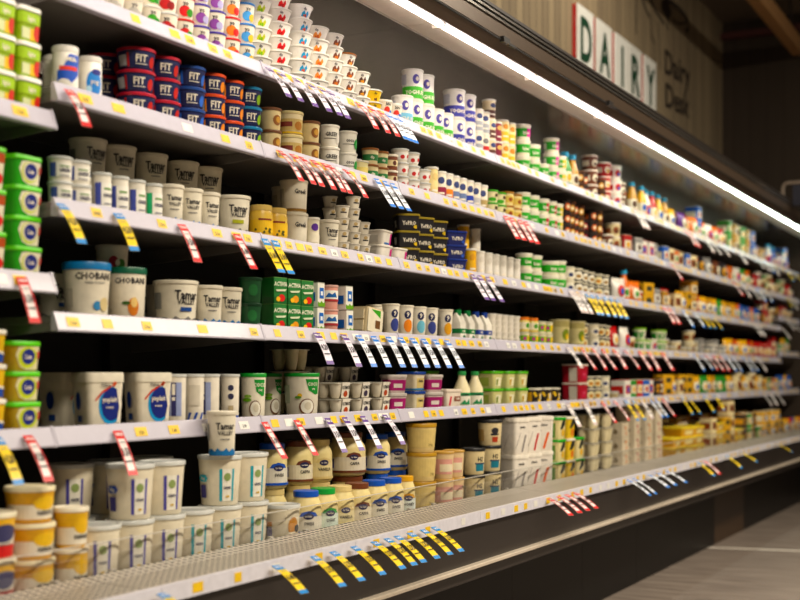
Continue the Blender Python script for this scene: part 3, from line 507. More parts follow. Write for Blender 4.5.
def stack(sh, px, kinds, lv=None, row=0, dx=0.0, yaw=None, Y=None, z0=None, X=None):
    """one stack; kinds: a kind or a list from the bottom up"""
    if isinstance(kinds, str): kinds = [kinds] * (lv or 1)
    k0 = KIND[kinds[0]]; D = max(KIND[k]['D'] for k in kinds); Wd = max(KIND[k]['W'] for k in kinds)
    rect = k0['obj'] in RECT
    fixed = X is not None
    if not fixed: X = FRONT.get(sh, -.012) - D / 2 - .002 - dx - row * (D + .012)
    if row and not fixed:
        yy = Yp(px, X) if Y is None else Y; back = [b for a0, a1, b in DEEP.get('F' if sh == 'L4' else sh, []) if a0 < yy + Wd / 2 + .03 and a1 > yy - Wd / 2 - .03]
        if back: X = min(X, min(back) - dx * .5 - D / 2 - (.045 if rect else .006))
    if rect and yaw is None: yaw = RND.uniform(-.08, .0)
    if yaw is None: yaw = RND.uniform(-.85, -.4)
    if Y is None: Y = Yp(px, X)
    ck = ('F' if sh == 'L4' else sh, row)
    wy = Wd * (1 + (.8 * abs(yaw) if rect else 0))
    if ck in cursor:
        y0 = cursor[ck] + wy / 2 + (.0045 if Wd < .08 else .002)
        if Y < y0:
            if y0 - Y > .03: DRIFT.append((sh, row, px, kinds[0], round(y0 - Y, 3)))
            Y = y0
    if Y + wy / 2 > YEND: return
    if sh in ('L1', 'L2', 'L3'): Y = min(Y, 2.325 - wy / 2)
    if row == 0: DEEP.setdefault('F' if sh == 'L4' else sh, []).append((Y - Wd / 2, Y + Wd / 2, X - D / 2))
    cursor[ck] = Y + wy / 2
    seen = {}
    for k in kinds: seen[k] = seen.get(k, 0) + 1
    lvl = {}; z = (SHELF[sh] + .0008 if z0 is None else z0) + ({'C': .09, 'D': .06}.get(sh, 0) if Y > 11.46 else 0)
    for k in seen:
        c = (sh, k, row); colno[c] = colno.get(c, 0) + 1
    for i, k in enumerate(kinds):
        if z + KIND[k]['H'] > CEIL[sh] + (.2 if sh == 'F' and X > .03 else 0): break
        lvl[k] = lvl.get(k, 0)
        o = spawn(k, (X + RND.uniform(-.0012, .0012), Y + RND.uniform(-.001, .001), z), yaw + (RND.uniform(-.12, .12) if not rect and i else RND.uniform(-.012, .012)))
        PLACED.append((sh, k, row, colno[(sh, k, row)], lvl[k], o)); lvl[k] += 1
        z += KIND[k]['H'] + .0004
DRIFT = []
RECT = {'margarine_tub', 'food_carton', 'yogurt_carton', 'milk_carton', 'cup_pack', 'cheese_tub', 'salad_tub', 'dessert_pack', 'meal_tub', 'dessert_box', 'cheese_tray', 'cheese_block', 'food_pouch'}

def far(sh, px0, px1, kinds, lv=(1, 2), row=0, gap=.03, dx=0.0):
    """fill a run of shelf with a repeating list of goods"""
    Y = Yp(px0, -.05); Y1 = min(Yp(px1, -.05), YEND); i = 0
    while True:
        k = kinds[i % len(kinds)]; ks = KIND[k]; Y += ks['W'] / 2
        if Y + ks['W'] / 2 > Y1: break
        n = RND.randint(*lv); rect = ks['obj'] in RECT
        if ks['obj'] in ('food_pouch', 'drink_bottle', 'milk_carton'): n = 1
        stack(sh, None, k, n, row=row, dx=dx + RND.uniform(0, .03), Y=Y, yaw=RND.uniform(-.5, -.1) if ks['obj'] == 'food_pouch' else (RND.uniform(-.3, 0) if rect else None))
        Y += ks['W'] / 2 + gap * RND.uniform(.4, 1.9); i += 1

exec_rows = []
def rows(sh, lst):
    for it in lst: stack(sh, *it[:3], **(it[3] if len(it) > 3 else {}))

# left bay
rows('L1', [(-36, 'lime_tub', 3, {'yaw': -.01}), (-14, 'lime_tub', 3, {'yaw': -.01}), (33, 'lime_tub', 3, {'yaw': -.01})])
rows('L2', [(-25, 'rust_tub', 3), (28, 'oval_tub', 4)])
rows('L3', [(-25, 'sun_tub', 3), (30, 'olive_oval', 3)])
rows('L4', [(-14, 'butter_red', 2), (30, 'butter_pale', 3, {'dx': .012}), (60, 'butter_slim', 2)])
# top shelf
rows('A', [(92, 'cup_plain', 2), (109, 'cup_plain', 2), (125, 'cup_plain', 2), (143, 'cup_green', 2), (158, 'cup_berry', 2), (174, 'cup_straw', 2), (189, 'cup_violet', 3), (204, 'cup_violet', 3), (219, 'cup_mango', 3), (233, 'cup_sky', 3),
    (252, 'dip_lime', 5), (276, 'dip_red', 6), (297, 'dip_blue', 6), (313, 'dip_peach', 5), (328, 'dip_cocoa', 5), (342, ['dip_cocoa'] * 3 + ['dip_wood']), (354, 'dip_dot', 3), (366, 'dip_gold', 2),
    (377, 'tub_rb', 1), (387, 'tub_rb', 1), (402, 'tall_ice', 1), (412, 'tall_green', 2), (424, 'tall_green', 2), (434, 'tall_green', 1), (443, 'tall_green', 1), (454, 'tall_indigo', 2), (465, 'tall_indigo', 2),
    (474, 'slim_grey', 2), (481, ['slim_rust', 'slim_grey']), (488, 'slim_cocoa', 3), (495, 'slim_maroon', 2), (502, 'slim_butter', 2), (509, 'slim_butter', 2),
    (522, ['band_green', 'band_green', 'band_pink']), (532, 'band_green', 2), (541, 'band_green', 1), (551, 'band_pink', 3), (559, 'band_yellow', 2)])
far('A', 563, 578, ['bot_green', 'bot_gold', 'bot_cream'], (1, 1)); far('A', 579, 606, ['dark_amber', 'dark_orange', 'pot_brown'], (2, 3)); far('A', 606, 629, ['pot_red', 'pot_white', 'pot_brown'], (2, 3))
far('A', 630, 668, ['bot_gold', 'bot_yellow', 'bot_white', 'bot_red', 'bot_yellow'], (1, 1), gap=.07); far('A', 668, 678, ['bag_yellow', 'box_yellow'], (2, 2)); far('A', 678, 700, ['bag_purple', 'bag_red', 'bag_orange', 'box_blue'], (1, 2))
far('A', 700, 722, ['bag_orange', 'bag_white', 'bag_orange', 'bag_red'], (1, 1)); far('A', 722, 745, ['box_cream', 'box_green', 'bot_cream', 'box_gold'], (1, 2)); far('A', 745, 768, ['box_gold', 'box_blue', 'bag_blue', 'pot_yellow'], (1, 2)); far('A', 768, 805, ['bot_white', 'box_blue', 'bot_blue', 'box_white', 'bag_purple'], (1, 2))
far('A', 600, 800, ['box_brown', 'box_orange', 'box_cream', 'box_red', 'box_gold', 'box_grey', 'box_blue'], (2, 2), row=1, dx=.12, gap=.035)
# second shelf
rows('B', [(65, 'tall_tin_a', 1), (90, 'tall_tin_b', 1), (136, 'fit_red', 3, {'yaw': -0.60}), (161, 'fit_red', 3, {'yaw': -0.45}), (187, 'fit_blue', 3, {'yaw': -0.45}), (208, 'fit_orange', 3, {'yaw': -0.50}), (228, 'fit_orange', 3, {'yaw': -0.45}), (247, 'fit_teal', 3, {'yaw': -0.50}),
    (270, 'custard_dark', 2), (290, 'custard', 2), (309, 'custard_dark', 2), (329, 'greek_plain', 2, {'yaw': -0.70}), (347, 'greek_coco', 2, {'yaw': -0.65}), (360, 'lemon_pot', 1), (370, 'basil_pot', 2), (380, 'basil_pot', 2), (390, 'mocha_pot', 2),
    (400, 'clear_cup', 3), (411, 'clear_cup', 3), (422, 'clear_cup', 2), (431, 'slim_cream', 1), (439, 'slim_wine', 1), (446, 'slim_orange', 1), (453, 'slim_steel', 1), (460, 'slim_steel', 1), (467, 'slim_royal', 1), (474, 'slim_pearl', 1), (481, 'slim_sand', 1),
    (490, 'herb_pack', 2), (498, 'herb_pack', 2), (506, 'gold_lid', 2), (514, 'gold_lid', 2), (522, 'band_green', 2), (531, 'band_green', 2), (541, 'band_red', 2), (549, 'band_red', 2), (556, 'band_yellow', 2)])
rows('B', [(55, 'tall_tin_b', 1, {'row': 1}), (105, 'fit_red', 3, {'row': 1}), (132, 'fit_red', 3, {'row': 1}), (262, 'custard_dark', 2, {'row': 1})])
far('B', 562, 585, ['dark_orange', 'dark_amber'], (3, 3), gap=.004); far('B', 585, 606, ['dark_wine', 'dark_orange', 'dark_amber'], (2, 3), gap=.004); far('B', 606, 624, ['pot_brown', 'pot_cream'], (1, 2)); far('B', 624, 634, ['box_red', 'box_red'], (1, 1)); far('B', 634, 660, ['box_grey', 'box_white', 'box_white'], (1, 1))
far('B', 660, 698, ['box_blue', 'box_cream', 'box_orange', 'box_cream'], (1, 1)); far('B', 698, 730, ['bag_black', 'bag_grey', 'bag_black', 'bag_brown'], (1, 1)); far('B', 730, 750, ['bag_orange', 'bag_white', 'bag_green'], (1, 1)); far('B', 750, 805, ['pot_cream', 'bag_red', 'pot_white', 'box_cream', 'pot_green'], (1, 2))
# third shelf
rows('C', [(60, 'grk_small', 2), (77, 'grk_small', 2), (101, 'grk_blue', 1), (119, 'grk_blue', 1, {'yaw': -0.85}), (136, 'grk_blue', 1, {'yaw': -0.55}), (153, 'grk_green', 1, {'yaw': -0.65}),
    (171, 'tamar_blue', 1, {'yaw': -0.65}), (190, 'tamar_blue', 1, {'yaw': -0.75}), (208, 'tamar_blue', 1, {'yaw': -0.55}), (233, 'tamar_grey', 1, {'yaw': -0.65}), (261, 'gold_jar', 1, {'yaw': -0.65}), (275, 'gold_jar', 1), (294, 'bucket', 2), (312, 'violet_pot', 1), (328, 'tamar_maroon', 1, {'yaw': -0.65}),
    (342, 'cup_bare', 4), (353, 'cup_bare', 5), (363, 'cup_bare', 3), (378, 'pinkside', 2, {'yaw': -.04}), (393, 'pinkside', 1, {'yaw': -.04}), (406, 'black_tub', 3), (420, 'black_tub', 3), (434, 'black_tub', 3), (452, 'navy_tub', 3),
    (470, 'yellow_cyl', 1), (479, 'white_cyl', 1), (487, 'white_cyl', 1), (494, 'white_cyl', 1), (501, 'white_cyl', 1), (508, 'white_cyl', 1), (515, 'white_cyl', 1), (524, ['band_green'] * 2), (534, ['band_green', 'band_green']), (548, 'band_big', 2), (558, 'band_green', 2)])
rows('C', [(88, 'tamar_stack', 2, {'row': 1}), (118, 'tamar_stack', 2, {'row': 1}), (150, 'tamar_stack', 2, {'row': 1}), (182, 'tamar_stack', 2, {'row': 1}), (206, 'tamar_stack', 2, {'row': 1}), (285, 'bucket', 2, {'row': 1}), (330, 'cup_bare', 5, {'row': 1}), (463, 'yellow_cyl', 2, {'row': 1}), (475, 'white_cyl', 2, {'row': 1})])
far('C', 566, 590, ['oval_cream', 'oval_black', 'oval_black'], (2, 2)); far('C', 590, 616, ['oval_black', 'oval_navy'], (2, 2)); far('C', 616, 645, ['bag_white', 'bot_orange', 'bag_orange', 'pot_red', 'bot_yellow'], (1, 1)); far('C', 645, 660, ['cheese_block', 'box_grey'], (1, 2))
far('C', 660, 700, ['box_gold', 'bag_red', 'box_cream', 'bag_yellow', 'cheese_block'], (1, 2)); far('C', 700, 735, ['bag_yellow', 'bag_gold', 'bag_yellow', 'bag_green'], (1, 1)); far('C', 735, 760, ['bag_orange', 'bag_blue', 'box_blue', 'bag_blue'], (1, 1)); far('C', 760, 805, ['bag_black', 'box_red', 'bag_red', 'pot_orange', 'pot_cream'], (1, 2))
# fourth shelf
rows('D', [(86, 'chob_blue', 1, {'yaw': -0.50}), (127, 'chob_green', 1, {'yaw': -0.65}), (176, 'tamar_big', 1, {'yaw': -0.40}), (208, 'tamar_wave', 1, {'yaw': -0.65}), (228, 'tamar_wave', 1, {'yaw': -0.70}), (250, 'pine_pot', 2), (274, 'activ_red', 2, {'yaw': -.22}), (288, 'activ_peach', 2, {'yaw': -.22}), (301, 'activ_red', 2, {'yaw': -.22}), (314, 'milk_white', 2), (329, 'pink_pot', 2, {'yaw': -0.80}), (343, 'milk_white', 2)])
rows('D', [(391, 'nine_navy', 1), (405, 'nine_orange', 1, {'yaw': -0.70}), (418, 'nine_sky', 1, {'yaw': -0.70}), (430, 'nine_navy', 1), (445, 'nine_amber', 1, {'yaw': -0.65}), (458, 'gable_green', 1), (467, 'gable_green', 1), (476, 'gable_blue', 1), (484, 'gable_blue', 1), (491, 'ribbed_white', 1), (497, 'ribbed_white', 1), (503, 'ribbed_white', 1), (509, 'ribbed_white', 1), (515, 'ribbed_white', 1), (523, ['salsa_pot', 'chutney']), (532, ['salsa_pot', 'chutney']), (540, 'salsa_pot', 2), (547, 'salsa_pot', 2), (559, 'olive_tub', 1), (575, 'olive_tub', 1)])
rows('D', [(60, 'tamar_big', 1, {'row': 1, 'dx': .0}), (112, 'heart_tub', 2, {'row': 1}), (165, 'tamar_big', 1, {'row': 1}), (205, 'tamar_wave', 1, {'row': 1}), (230, 'tamar_wave', 1, {'row': 1}), (375, 'nine_amber', 1, {'row': 1})])
far('D', 584, 612, ['oval_navy', 'oval_cream', 'oval_navy'], (2, 2)); far('D', 612, 640, ['bag_red', 'bag_white', 'pot_cream', 'bag_cream'], (1, 1)); far('D', 640, 665, ['leaf_cup', 'leaf_cup', 'pot_white'], (1, 2)); far('D', 665, 700, ['flat_cup', 'flat_cup', 'pot_cream'], (1, 2))
far('D', 700, 726, ['box_grey', 'flat_cup', 'pot_grey'], (1, 1)); far('D', 726, 752, ['bag_yellow', 'bag_red', 'bag_orange'], (1, 1)); far('D', 752, 778, ['bag_red', 'bag_red', 'box_red'], (1, 1)); far('D', 780, 805, ['pot_green', 'bag_yellow', 'bag_green'], (1, 1))
# fifth shelf
rows('E', [(97, 'yop', 1, {'yaw': -0.41}), (147, 'yop', 1, {'yaw': -0.45}), (176, 'stripe_pot', 1, {'yaw': -0.75}), (194, 'hatch_pot', 1, {'yaw': -0.75}), (210, 'stripe_pot', 1, {'yaw': -1.25}), (230, 'badge_pot', 1, {'yaw': -0.85}), (253, 'coco_slim', 1, {'yaw': -1.15}), (302, 'coco_wide', 1, {'yaw': -1.05}),
    (334, 'ult_berry', 2), (354, 'ult_dark', 2), (374, 'ult_berry', 2), (393, 'magenta_tub', 2), (411, 'blue_rim', 2), (430, 'magenta_tub', 2), (445, 'pink_box', 1, {'dx': .014, 'yaw': -.1}), (462, 'cream_bottle', 1), (475, 'cream_bottle', 1), (490, 'leafy_a', 2), (503, 'leafy_b', 2), (516, 'leafy_b', 2), (533, 'amber_pot', 1), (543, 'amber_pot', 1), (552, 'amber_pot', 1), (575, 'crimson_pack', 2)])
rows('E', [(64, 'yop', 1, {'row': 1, 'yaw': 0, 'dx': .02}), (270, 'coco_slim', 1, {'row': 1}), (290, 'dome_pack', 3, {'row': 1}), (318, 'ult_dark', 3, {'row': 1}), (343, 'ult_dark', 3, {'row': 1}), (425, 'leafy_a', 2, {'row': 1})])
far('E', 589, 612, ['oval_navy', 'oval_navy', 'oval_cream'], (2, 2)); far('E', 613, 628, ['flat_cup', 'box_white'], (1, 1)); far('E', 628, 662, ['box_green', 'box_red', 'box_blue', 'box_white', 'box_black', 'box_brown'], (1, 1)); far('E', 662, 700, ['cheese_block', 'bag_yellow', 'box_cream', 'cheese_block'], (1, 2))
far('E', 700, 735, ['bag_green', 'bag_yellow', 'bag_gold', 'bag_green'], (1, 1)); far('E', 735, 762, ['bag_cream', 'pot_cream', 'bag_yellow'], (1, 2)); far('E', 762, 778, ['box_yellow', 'box_green', 'box_red'], (1, 1)); far('E', 780, 805, ['bag_blue', 'bag_yellow', 'bag_blue'], (1, 1))
# bottom deck
rows('F', [(92, 'farm_violet', 1, {'yaw': -0.70}), (124, 'farm_violet', 2, {'yaw': -0.65}), (157, 'farm_violet', 2, {'yaw': -0.65}), (190, 'farm_teal', 1, {'yaw': -0.70}), (220, 'farm_teal', 2, {'yaw': -0.70}), (247, 'farm_teal', 2, {'yaw': -0.55}), (282, 'vanilla_tub', 1, {'yaw': -0.65}),
    (306, 'jar_blue', 1), (322, 'jar_green', 1), (338, 'jar_cream', 1, {'yaw': -0.60}), (357, 'jar_brown', 1, {'yaw': -0.60}), (374, 'jar_blue', 1, {'yaw': -0.60}), (390, 'jar_blue', 1, {'yaw': -0.65}), (405, 'jar_yellow', 1)])
rows('F', [(421, 'goldtop', 3, {'dx': .02}), (443, 'blush_tub', 2, {'dx': .02}), (454, 'blush_tub', 2, {'dx': .02}), (473, 'blackteal', 2, {'dx': .0}), (490, ['blackteal', 'blackteal', 'blacktop'], None, {'dx': .01}), (514, 'sq_grey', 2, {'dx': .014}), (527, 'sq_red', 2, {'dx': .014}), (540, 'sq_orange', 2, {'dx': .014}), (554, 'meal_green', 3), (564, 'meal_yellow', 3), (573, 'meal_green', 2), (588, 'dome_pack', 4, {'dx': .1}), (601, 'dome_pack', 4, {'dx': .1}), (616, 'bird_gold', 3, {'dx': .11}), (628, 'bird_red', 4, {'dx': .11}), (640, 'bird_gold', 4, {'dx': .11}), (650, 'bird_red', 4, {'dx': .11})])
rows('F', [(70, 'farm_violet', 2, {'row': 1}), (110, 'farm_violet', 2, {'row': 1}), (150, 'farm_teal', 2, {'row': 1}), (272, ['jar_cream', 'jar_blue'], None, {'row': 1, 'dx': .02}), (298, ['jar_cream', 'jar_brown'], None, {'row': 1, 'dx': .02}), (318, ['jar_cream', 'jar_cream'], None, {'row': 1, 'dx': .02}), (347, ['jar_wide', 'jar_wide'], None, {'row': 1, 'dx': -.03, 'yaw': -0.70}), (377, ['jar_blue', 'jar_blue'], None, {'row': 1, 'dx': .02, 'yaw': -0.70}), (395, ['jar_blue', 'jar_blue'], None, {'row': 1, 'dx': .02})])
far('F', 660, 695, ['flat_yellow', 'flat_yellow', 'flat_yellow'], (2, 3), dx=.02); far('F', 697, 728, ['box_cream', 'flat_yellow', 'cheese_block'], (2, 3)); far('F', 728, 750, ['box_black', 'box_green', 'box_yellow'], (1, 2)); far('F', 750, 770, ['box_yellow', 'cheese_block'], (2, 2)); far('F', 770, 806, ['bag_yellow', 'bag_orange', 'bag_red', 'bag_blue'], (1, 1))
far('F', 664, 760, ['box_cream', 'box_gold', 'box_brown', 'box_cream'], (2, 2), row=1, dx=.1)

stack('F', 223, 'tamar_top', 1, row=3, Y=Yp(222, .066), z0=.655 + .0008 + 2 * .1454, X=.066, yaw=-.75)
# the twin dessert box that leans on the fourth shelf
t = empty('dessert_box', (-.085, Yp(368, -.06), SHELF['D'])); tag(t, 'tilted twin dessert box with brown tray and green corner, fourth shelf', 'dessert box')
q = MB(); q.loft([[(x, y, z) for x, y, z in Form([(0, 1)], .055, .05, .008).ring(h, k)] for h, k in ((0, .96), (.095, 1))], mat('#d9c8a4', .5)); bo = q.obj('body', t)
q = MB()
for zc in (.026, .068): q.box(-.04, .04, -.0535, -.0495, zc - .018, zc + .018, mat('#e6d8ba', .4))
q.obj('tray_window', t)
q = MB(); q.box(.054, .057, -.046, .046, .006, .09, mat('#e4dcc6', .5)); q.add([(.0575, -.03, .088), (.0575, .03, .088), (.0575, .03, .06)], [(0, 1, 2)], mat('#4a9a34')); q.add([(.0575, .0, .02), (.0575, .03, .02), (.0575, .03, .05), (.0575, .0, .05)], [(0, 1, 2, 3)], mat('#6a4a2c')); q.obj('label', t, 0)
t.rotation_euler = (math.radians(-7), 0, -.12); t.location.z += .0075

# ------------------------------------------------------------------ words for every item of stock
ORD = 'first second third fourth fifth sixth seventh eighth ninth tenth eleventh twelfth thirteenth fourteenth fifteenth sixteenth seventeenth eighteenth nineteenth twentieth'.split()
ORD += ['twenty-' + o for o in ORD[:9]] + ['thirtieth'] + ['thirty-' + o for o in ORD[:9]]
tot = {}
for sh, k, row, c, l, o in PLACED: tot[(sh, k, row, c)] = max(tot.get((sh, k, row, c), 0), l + 1)
ncol = {}
for sh, k, row, c in tot: ncol[(sh, k, row)] = max(ncol.get((sh, k, row), 0), c)
for sh, k, row, c, l, o in PLACED:
    n = tot[(sh, k, row, c)]; look = KIND[k]['look']
    lev = '' if n == 1 else (['lower', 'upper'][l] if n == 2 else (['bottom', 'middle', 'top'][l] if n == 3 else (['bottom', 'second up', 'third up', 'fourth up', 'fifth up', 'sixth up'][l] if l < n - 1 else 'top')))
    nc = ncol[(sh, k, row)]
    what = 'stack' if n > 1 else 'one'
    twin = any((sh, k, q) in ncol for q in (0, 1, 3) if q != row)
    if nc == 1 and twin and n == 1: pos = 'single one'
    elif nc == 1: pos = (lev + ' one') if lev else 'the only one'
    else: pos = (lev + ' of ' if lev else '') + ORD[c - 1] + (' stack' if n > 1 else '') + ' from left'
    s = f"{look}, {pos}, {'back row, ' if row == 1 else ('front row, ' if twin else '')}{SNAME[sh]}"
    if len(s.replace('-', ' ').split()) > 16: s = s.replace(' from left', '')
    if len(s.replace('-', ' ').split()) > 16: s = s.replace(' stack', '')
    tag(o, s, KIND[k]['cat'], f"{look}s on the {SNAME[sh]}")
print('DRIFT', DRIFT)
print('ITEMS', len(PLACED), 'labels', len({x[5]['label'] for x in PLACED}))

# ------------------------------------------------------------------ the refrigerated case
JY = [2.33 + .913 * k for k in range(11)]          # joints between the shelf bays
BAY = ['first', 'second', 'third', 'fourth', 'fifth', 'sixth', 'seventh', 'eighth', 'ninth', 'tenth', 'far end']
mSHELF = mat('#6f6b67', .38, noise=.03); mRAIL = mat('#bdb9c4', .38, noise=.02, coat=.15); mUNDER = mat('#b4b0aa', .5)
mTICK = mat('#eac52c', .4); mTICKW = mat('#e8e6e0', .4); mDARK = mat('#1a1716', .45); mBACK = mat('#1d1a18', .6)
def shelf(name_label, y0, y1, zt, zb, ntick, depth=.50, group=None):
    y0 += .002; y1 -= .002
    r = empty('case_shelf', (0, y0, zb)); tag(r, name_label, 'shelf', group)
    b = MB(); b.prism([(-depth, zt - .030 - zb), (-.001, zt - .030 - zb), (-.001, zt - .012 - zb), (-depth, zt - .012 - zb)], 0, y1 - y0, mSHELF)
    b.obj('shelf_board', r, 0)
    for yy in (0, y1 - y0 - .004):
        k = MB(); k.prism([(-.002, 0), (-.002, zt - .031 - zb), (-depth, zt - .031 - zb), (-depth, -.035), (-depth * .5, -.02)], yy, yy + .004, mSHELF); k.obj('bracket', r, 0)
    p = MB(); h = zt - zb
    p.prism([(0, 0), (.024, 0), (.0245, .004), (.009, h - .002), (.007, h), (0, h)], 0, y1 - y0, mRAIL)
    rail = p.obj('price_rail', r, 0)
    e = MB(); e.prism([(-.001, -.002), (.0255, -.002), (.026, .003), (.0095, h + .003), (-.001, h + .003)], y1 - y0 - .006, y1 - y0 + .0005, mRAIL); e.obj('end_cap', r, 0)
    used = []
    for i in range(ntick):
        for _ in range(20):
            w = RND.uniform(.036, .05); y = RND.uniform(.02, y1 - y0 - .07)
            if all(abs(y - u) > .055 for u in used): break
        used.append(y); q = MB(); z0, z1 = .012, .036
        fx = lambda z: .0245 - (z - .004) / (h - .006) * .0155 + .0012
        q.add([(fx(z0), y, z0), (fx(z0), y + w, z0), (fx(z1), y + w, z1), (fx(z1), y, z1)], [(0, 1, 2, 3)], mTICK if RND.random() < .8 else mTICKW)
        if RND.random() < .7:
            V, Fc = text_polys(RND.choice(['2 for', 'SAVE', '4.50', '3.20', '5.00']), bold=.02)
            q.add([(fx(.021 + yy * .014) + .0006, y + w * .5 + xx * .012, .021 + yy * .014) for xx, yy in V], Fc, mK)
        q.obj('ticket', rail, 0)
RZ = {'A': (2.154, 2.110), 'B': (1.906, 1.857), 'C': (1.620, 1.573), 'D': (1.337, 1.289), 'E': (1.052, 1.004)}
for s, (zt, zb) in RZ.items():
    for k in range(11):
        dz = {'C': .09, 'D': .06}.get(s, 0) if k == 10 else 0
        y1 = JY[k + 1] if k < 10 else 12.36
        shelf(f"white shelf board with price rail, {SNAME[s]}, {BAY[k]} bay from left", JY[k], y1, zt + dz, zb + dz, (5 if k == 0 else RND.randint(8, 11)) if k < 7 else 6, group='case shelves, ' + SNAME[s])
for s, (zt, zb) in {'top': (1.831, 1.784), 'middle': (1.430, 1.381), 'lower': (1.052, 1.004)}.items():
    shelf(f"white shelf board at the picture's left edge, left bay {s} shelf", 1.45, JY[0], zt, zb, 4, group='left bay shelves')

case = empty('refrigerated_case', (0, 1.4, 0)); tag(case, 'long black open dairy case with lit canopy along the aisle', 'display case')
Y0, Y1 = 1.4, 12.4
def part(name, mb, par=case, smooth=0):
    o = mb.obj(name, par, smooth); o.location.y = -1.4 if par is case else 0; return o
def bx(x0, x1, y0, y1, z0, z1, mm): q = MB(); q.box(x0, x1, y0, y1, z0, z1, mm); return q
part('back_panel', bx(-.64, -.62, Y0, Y1, .0, 2.12, mBACK)); part('steel_back', bx(-.64, -.61, Y0, Y1, 2.121, 2.482, mat('#e6e0d6', .22, metal=.5, noise=.08, key='steel', scale=6)))
for k in range(11):
    q = MB(); q.box(-.62, -.585, JY[k] - .015, JY[k] + .015, .66, 2.10, mat('#2c2927', .5, metal=.3)); part('slotted_upright', q)
part('end_panel', bx(-.66, .02, 1.37, 1.398, 0, 2.50, mat('#2a2624', .4)))
part('deck', bx(-.62, .11, Y0, Y1, .60, .654, mat('#6a655f', .5)))
# air grille with rows of holes
g = bpy.data.materials.new('mat_air_grille'); g.use_nodes = True; nt = g.node_tree; pb = nt.nodes['Principled BSDF']; pb.inputs['Roughness'].default_value = .4; pb.inputs['Metallic'].default_value = .2
tc = nt.nodes.new('ShaderNodeTexCoord'); sx = nt.nodes.new('ShaderNodeSeparateXYZ'); nt.links.new(tc.outputs['Object'], sx.inputs[0])
def wv(out, f):
    a = nt.nodes.new('ShaderNodeMath'); a.operation = 'MULTIPLY'; a.inputs[1].default_value = f; nt.links.new(out, a.inputs[0])
    b = nt.nodes.new('ShaderNodeMath'); b.operation = 'SINE'; nt.links.new(a.outputs[0], b.inputs[0]); return b.outputs[0]
mm = nt.nodes.new('ShaderNodeMath'); mm.operation = 'MULTIPLY'; nt.links.new(wv(sx.outputs[0], 2 * math.pi / .036), mm.inputs[0]); nt.links.new(wv(sx.outputs[1], 2 * math.pi / .052), mm.inputs[1])
ab = nt.nodes.new('ShaderNodeMath'); ab.operation = 'ABSOLUTE'; nt.links.new(mm.outputs[0], ab.inputs[0])
rp = nt.nodes.new('ShaderNodeValToRGB'); rp.color_ramp.elements[0].position = .42; rp.color_ramp.elements[0].color = (*lin('#cbc1b2'), 1); rp.color_ramp.elements[1].position = .5; rp.color_ramp.elements[1].color = (*lin('#14110f'), 1)
nt.links.new(ab.outputs[0], rp.inputs[0]); nt.links.new(rp.outputs[0], pb.inputs['Base Color'])
for k in range(-1, 11):
    a = JY[k] if k >= 0 else Y0; b = JY[k + 1] if -1 <= k < 10 else Y1
    q = MB(); q.prism([(.112, .660), (.332, .660), (.332, .672), (.17, .680), (.112, .690)], a + .002, b - .002, g); part('air_grille', q)
    q = MB(); q.box(.330, .3455, a + .001, b - .001, .643, .684, mat('#dcdae2', .35)); fr_ = part('front_price_rail', q)
    for i in range(4 if k < 2 else 7):
        y = a + .02 + (b - a - .07) * (i + RND.uniform(.1, .5)) / (4 if k < 2 else 7); q = MB(); q.box(.3456, .3464, y, y + RND.uniform(.03, .042), .651, .675, mTICK if RND.random() < .7 else mTICKW); o = q.obj('ticket', fr_, 0)
q = MB(); q.prism([(.11, .60), (.11, .655), (.329, .655), (.329, .438), (.30, .425), (.09, .425), (.09, .60)], Y0, Y1, mat('#2a2624', .32, noise=.03, spec=.5)); part('front_panel', q)
for k in range(-1, 11, 2):
    a = JY[k] if k >= 0 else Y0; b = JY[min(k + 2, 10)] if k < 9 else Y1
    q = MB(); q.prism([(.329, .484), (.352, .484), (.358, .487), (.358, .496), (.354, .499), (.329, .499)], a + .001, b - .001, mat('#d8ccbc', .3, metal=.1)); part('bumper_rail', q)
for k in range(-1, 11):
    a = JY[k] if k >= 0 else Y0; b = JY[k + 1] if k < 10 else Y1
    part('kick_plate', bx(.07, .09, a + .001, b - .001, 0.001, .425, mat('#080706', .4, spec=.2) if k != 7 else mat('#3a2a1c', .4)))
# canopy
mFAS = mat('#5a4d42', .3, metal=.4, noise=.03); mCHR = mat('#b8b4ae', .18, metal=.9); mPAN = mat('#b0a598', .5, noise=.04)
q = MB(); q.prism([(-.64, 2.60), (.235, 2.60), (.25, 2.59), (.25, 2.517), (.238, 2.514), (.238, 2.507), (.25, 2.504), (.215, 2.474), (.205, 2.474), (.205, 2.50), (-.64, 2.50), (-.64, 2.625), (.24, 2.625), (.24, 2.60)][:11] + [(-.64, 2.60)], Y0, Y1, mFAS); part('canopy_fascia', q)
for z in (2.576, 2.596): part('chrome_trim', bx(.2495, .258, Y0, Y1, z, z + .009, mCHR))
part('canopy_top', bx(-.64, .262, Y0, Y1, 2.610, 2.622, mat('#2c2622', .4)))
part('cable', (lambda q: (q.tube([(.252, Y0, 2.507), (.252, Y1, 2.509)], .004, mDARK, 6), q)[1])(MB()))
for px in (500, 606): 
    y = Yp(px, .25); q = MB(); q.box(.25, .268, y, y + .06, 2.498, 2.520, mDARK); q.box(.25, .262, y + .075, y + .13, 2.500, 2.510, mDARK); part('cable_clip', q)
mir = mat('#cfcac2', .16, metal=.9, noise=.05, key='mirror')
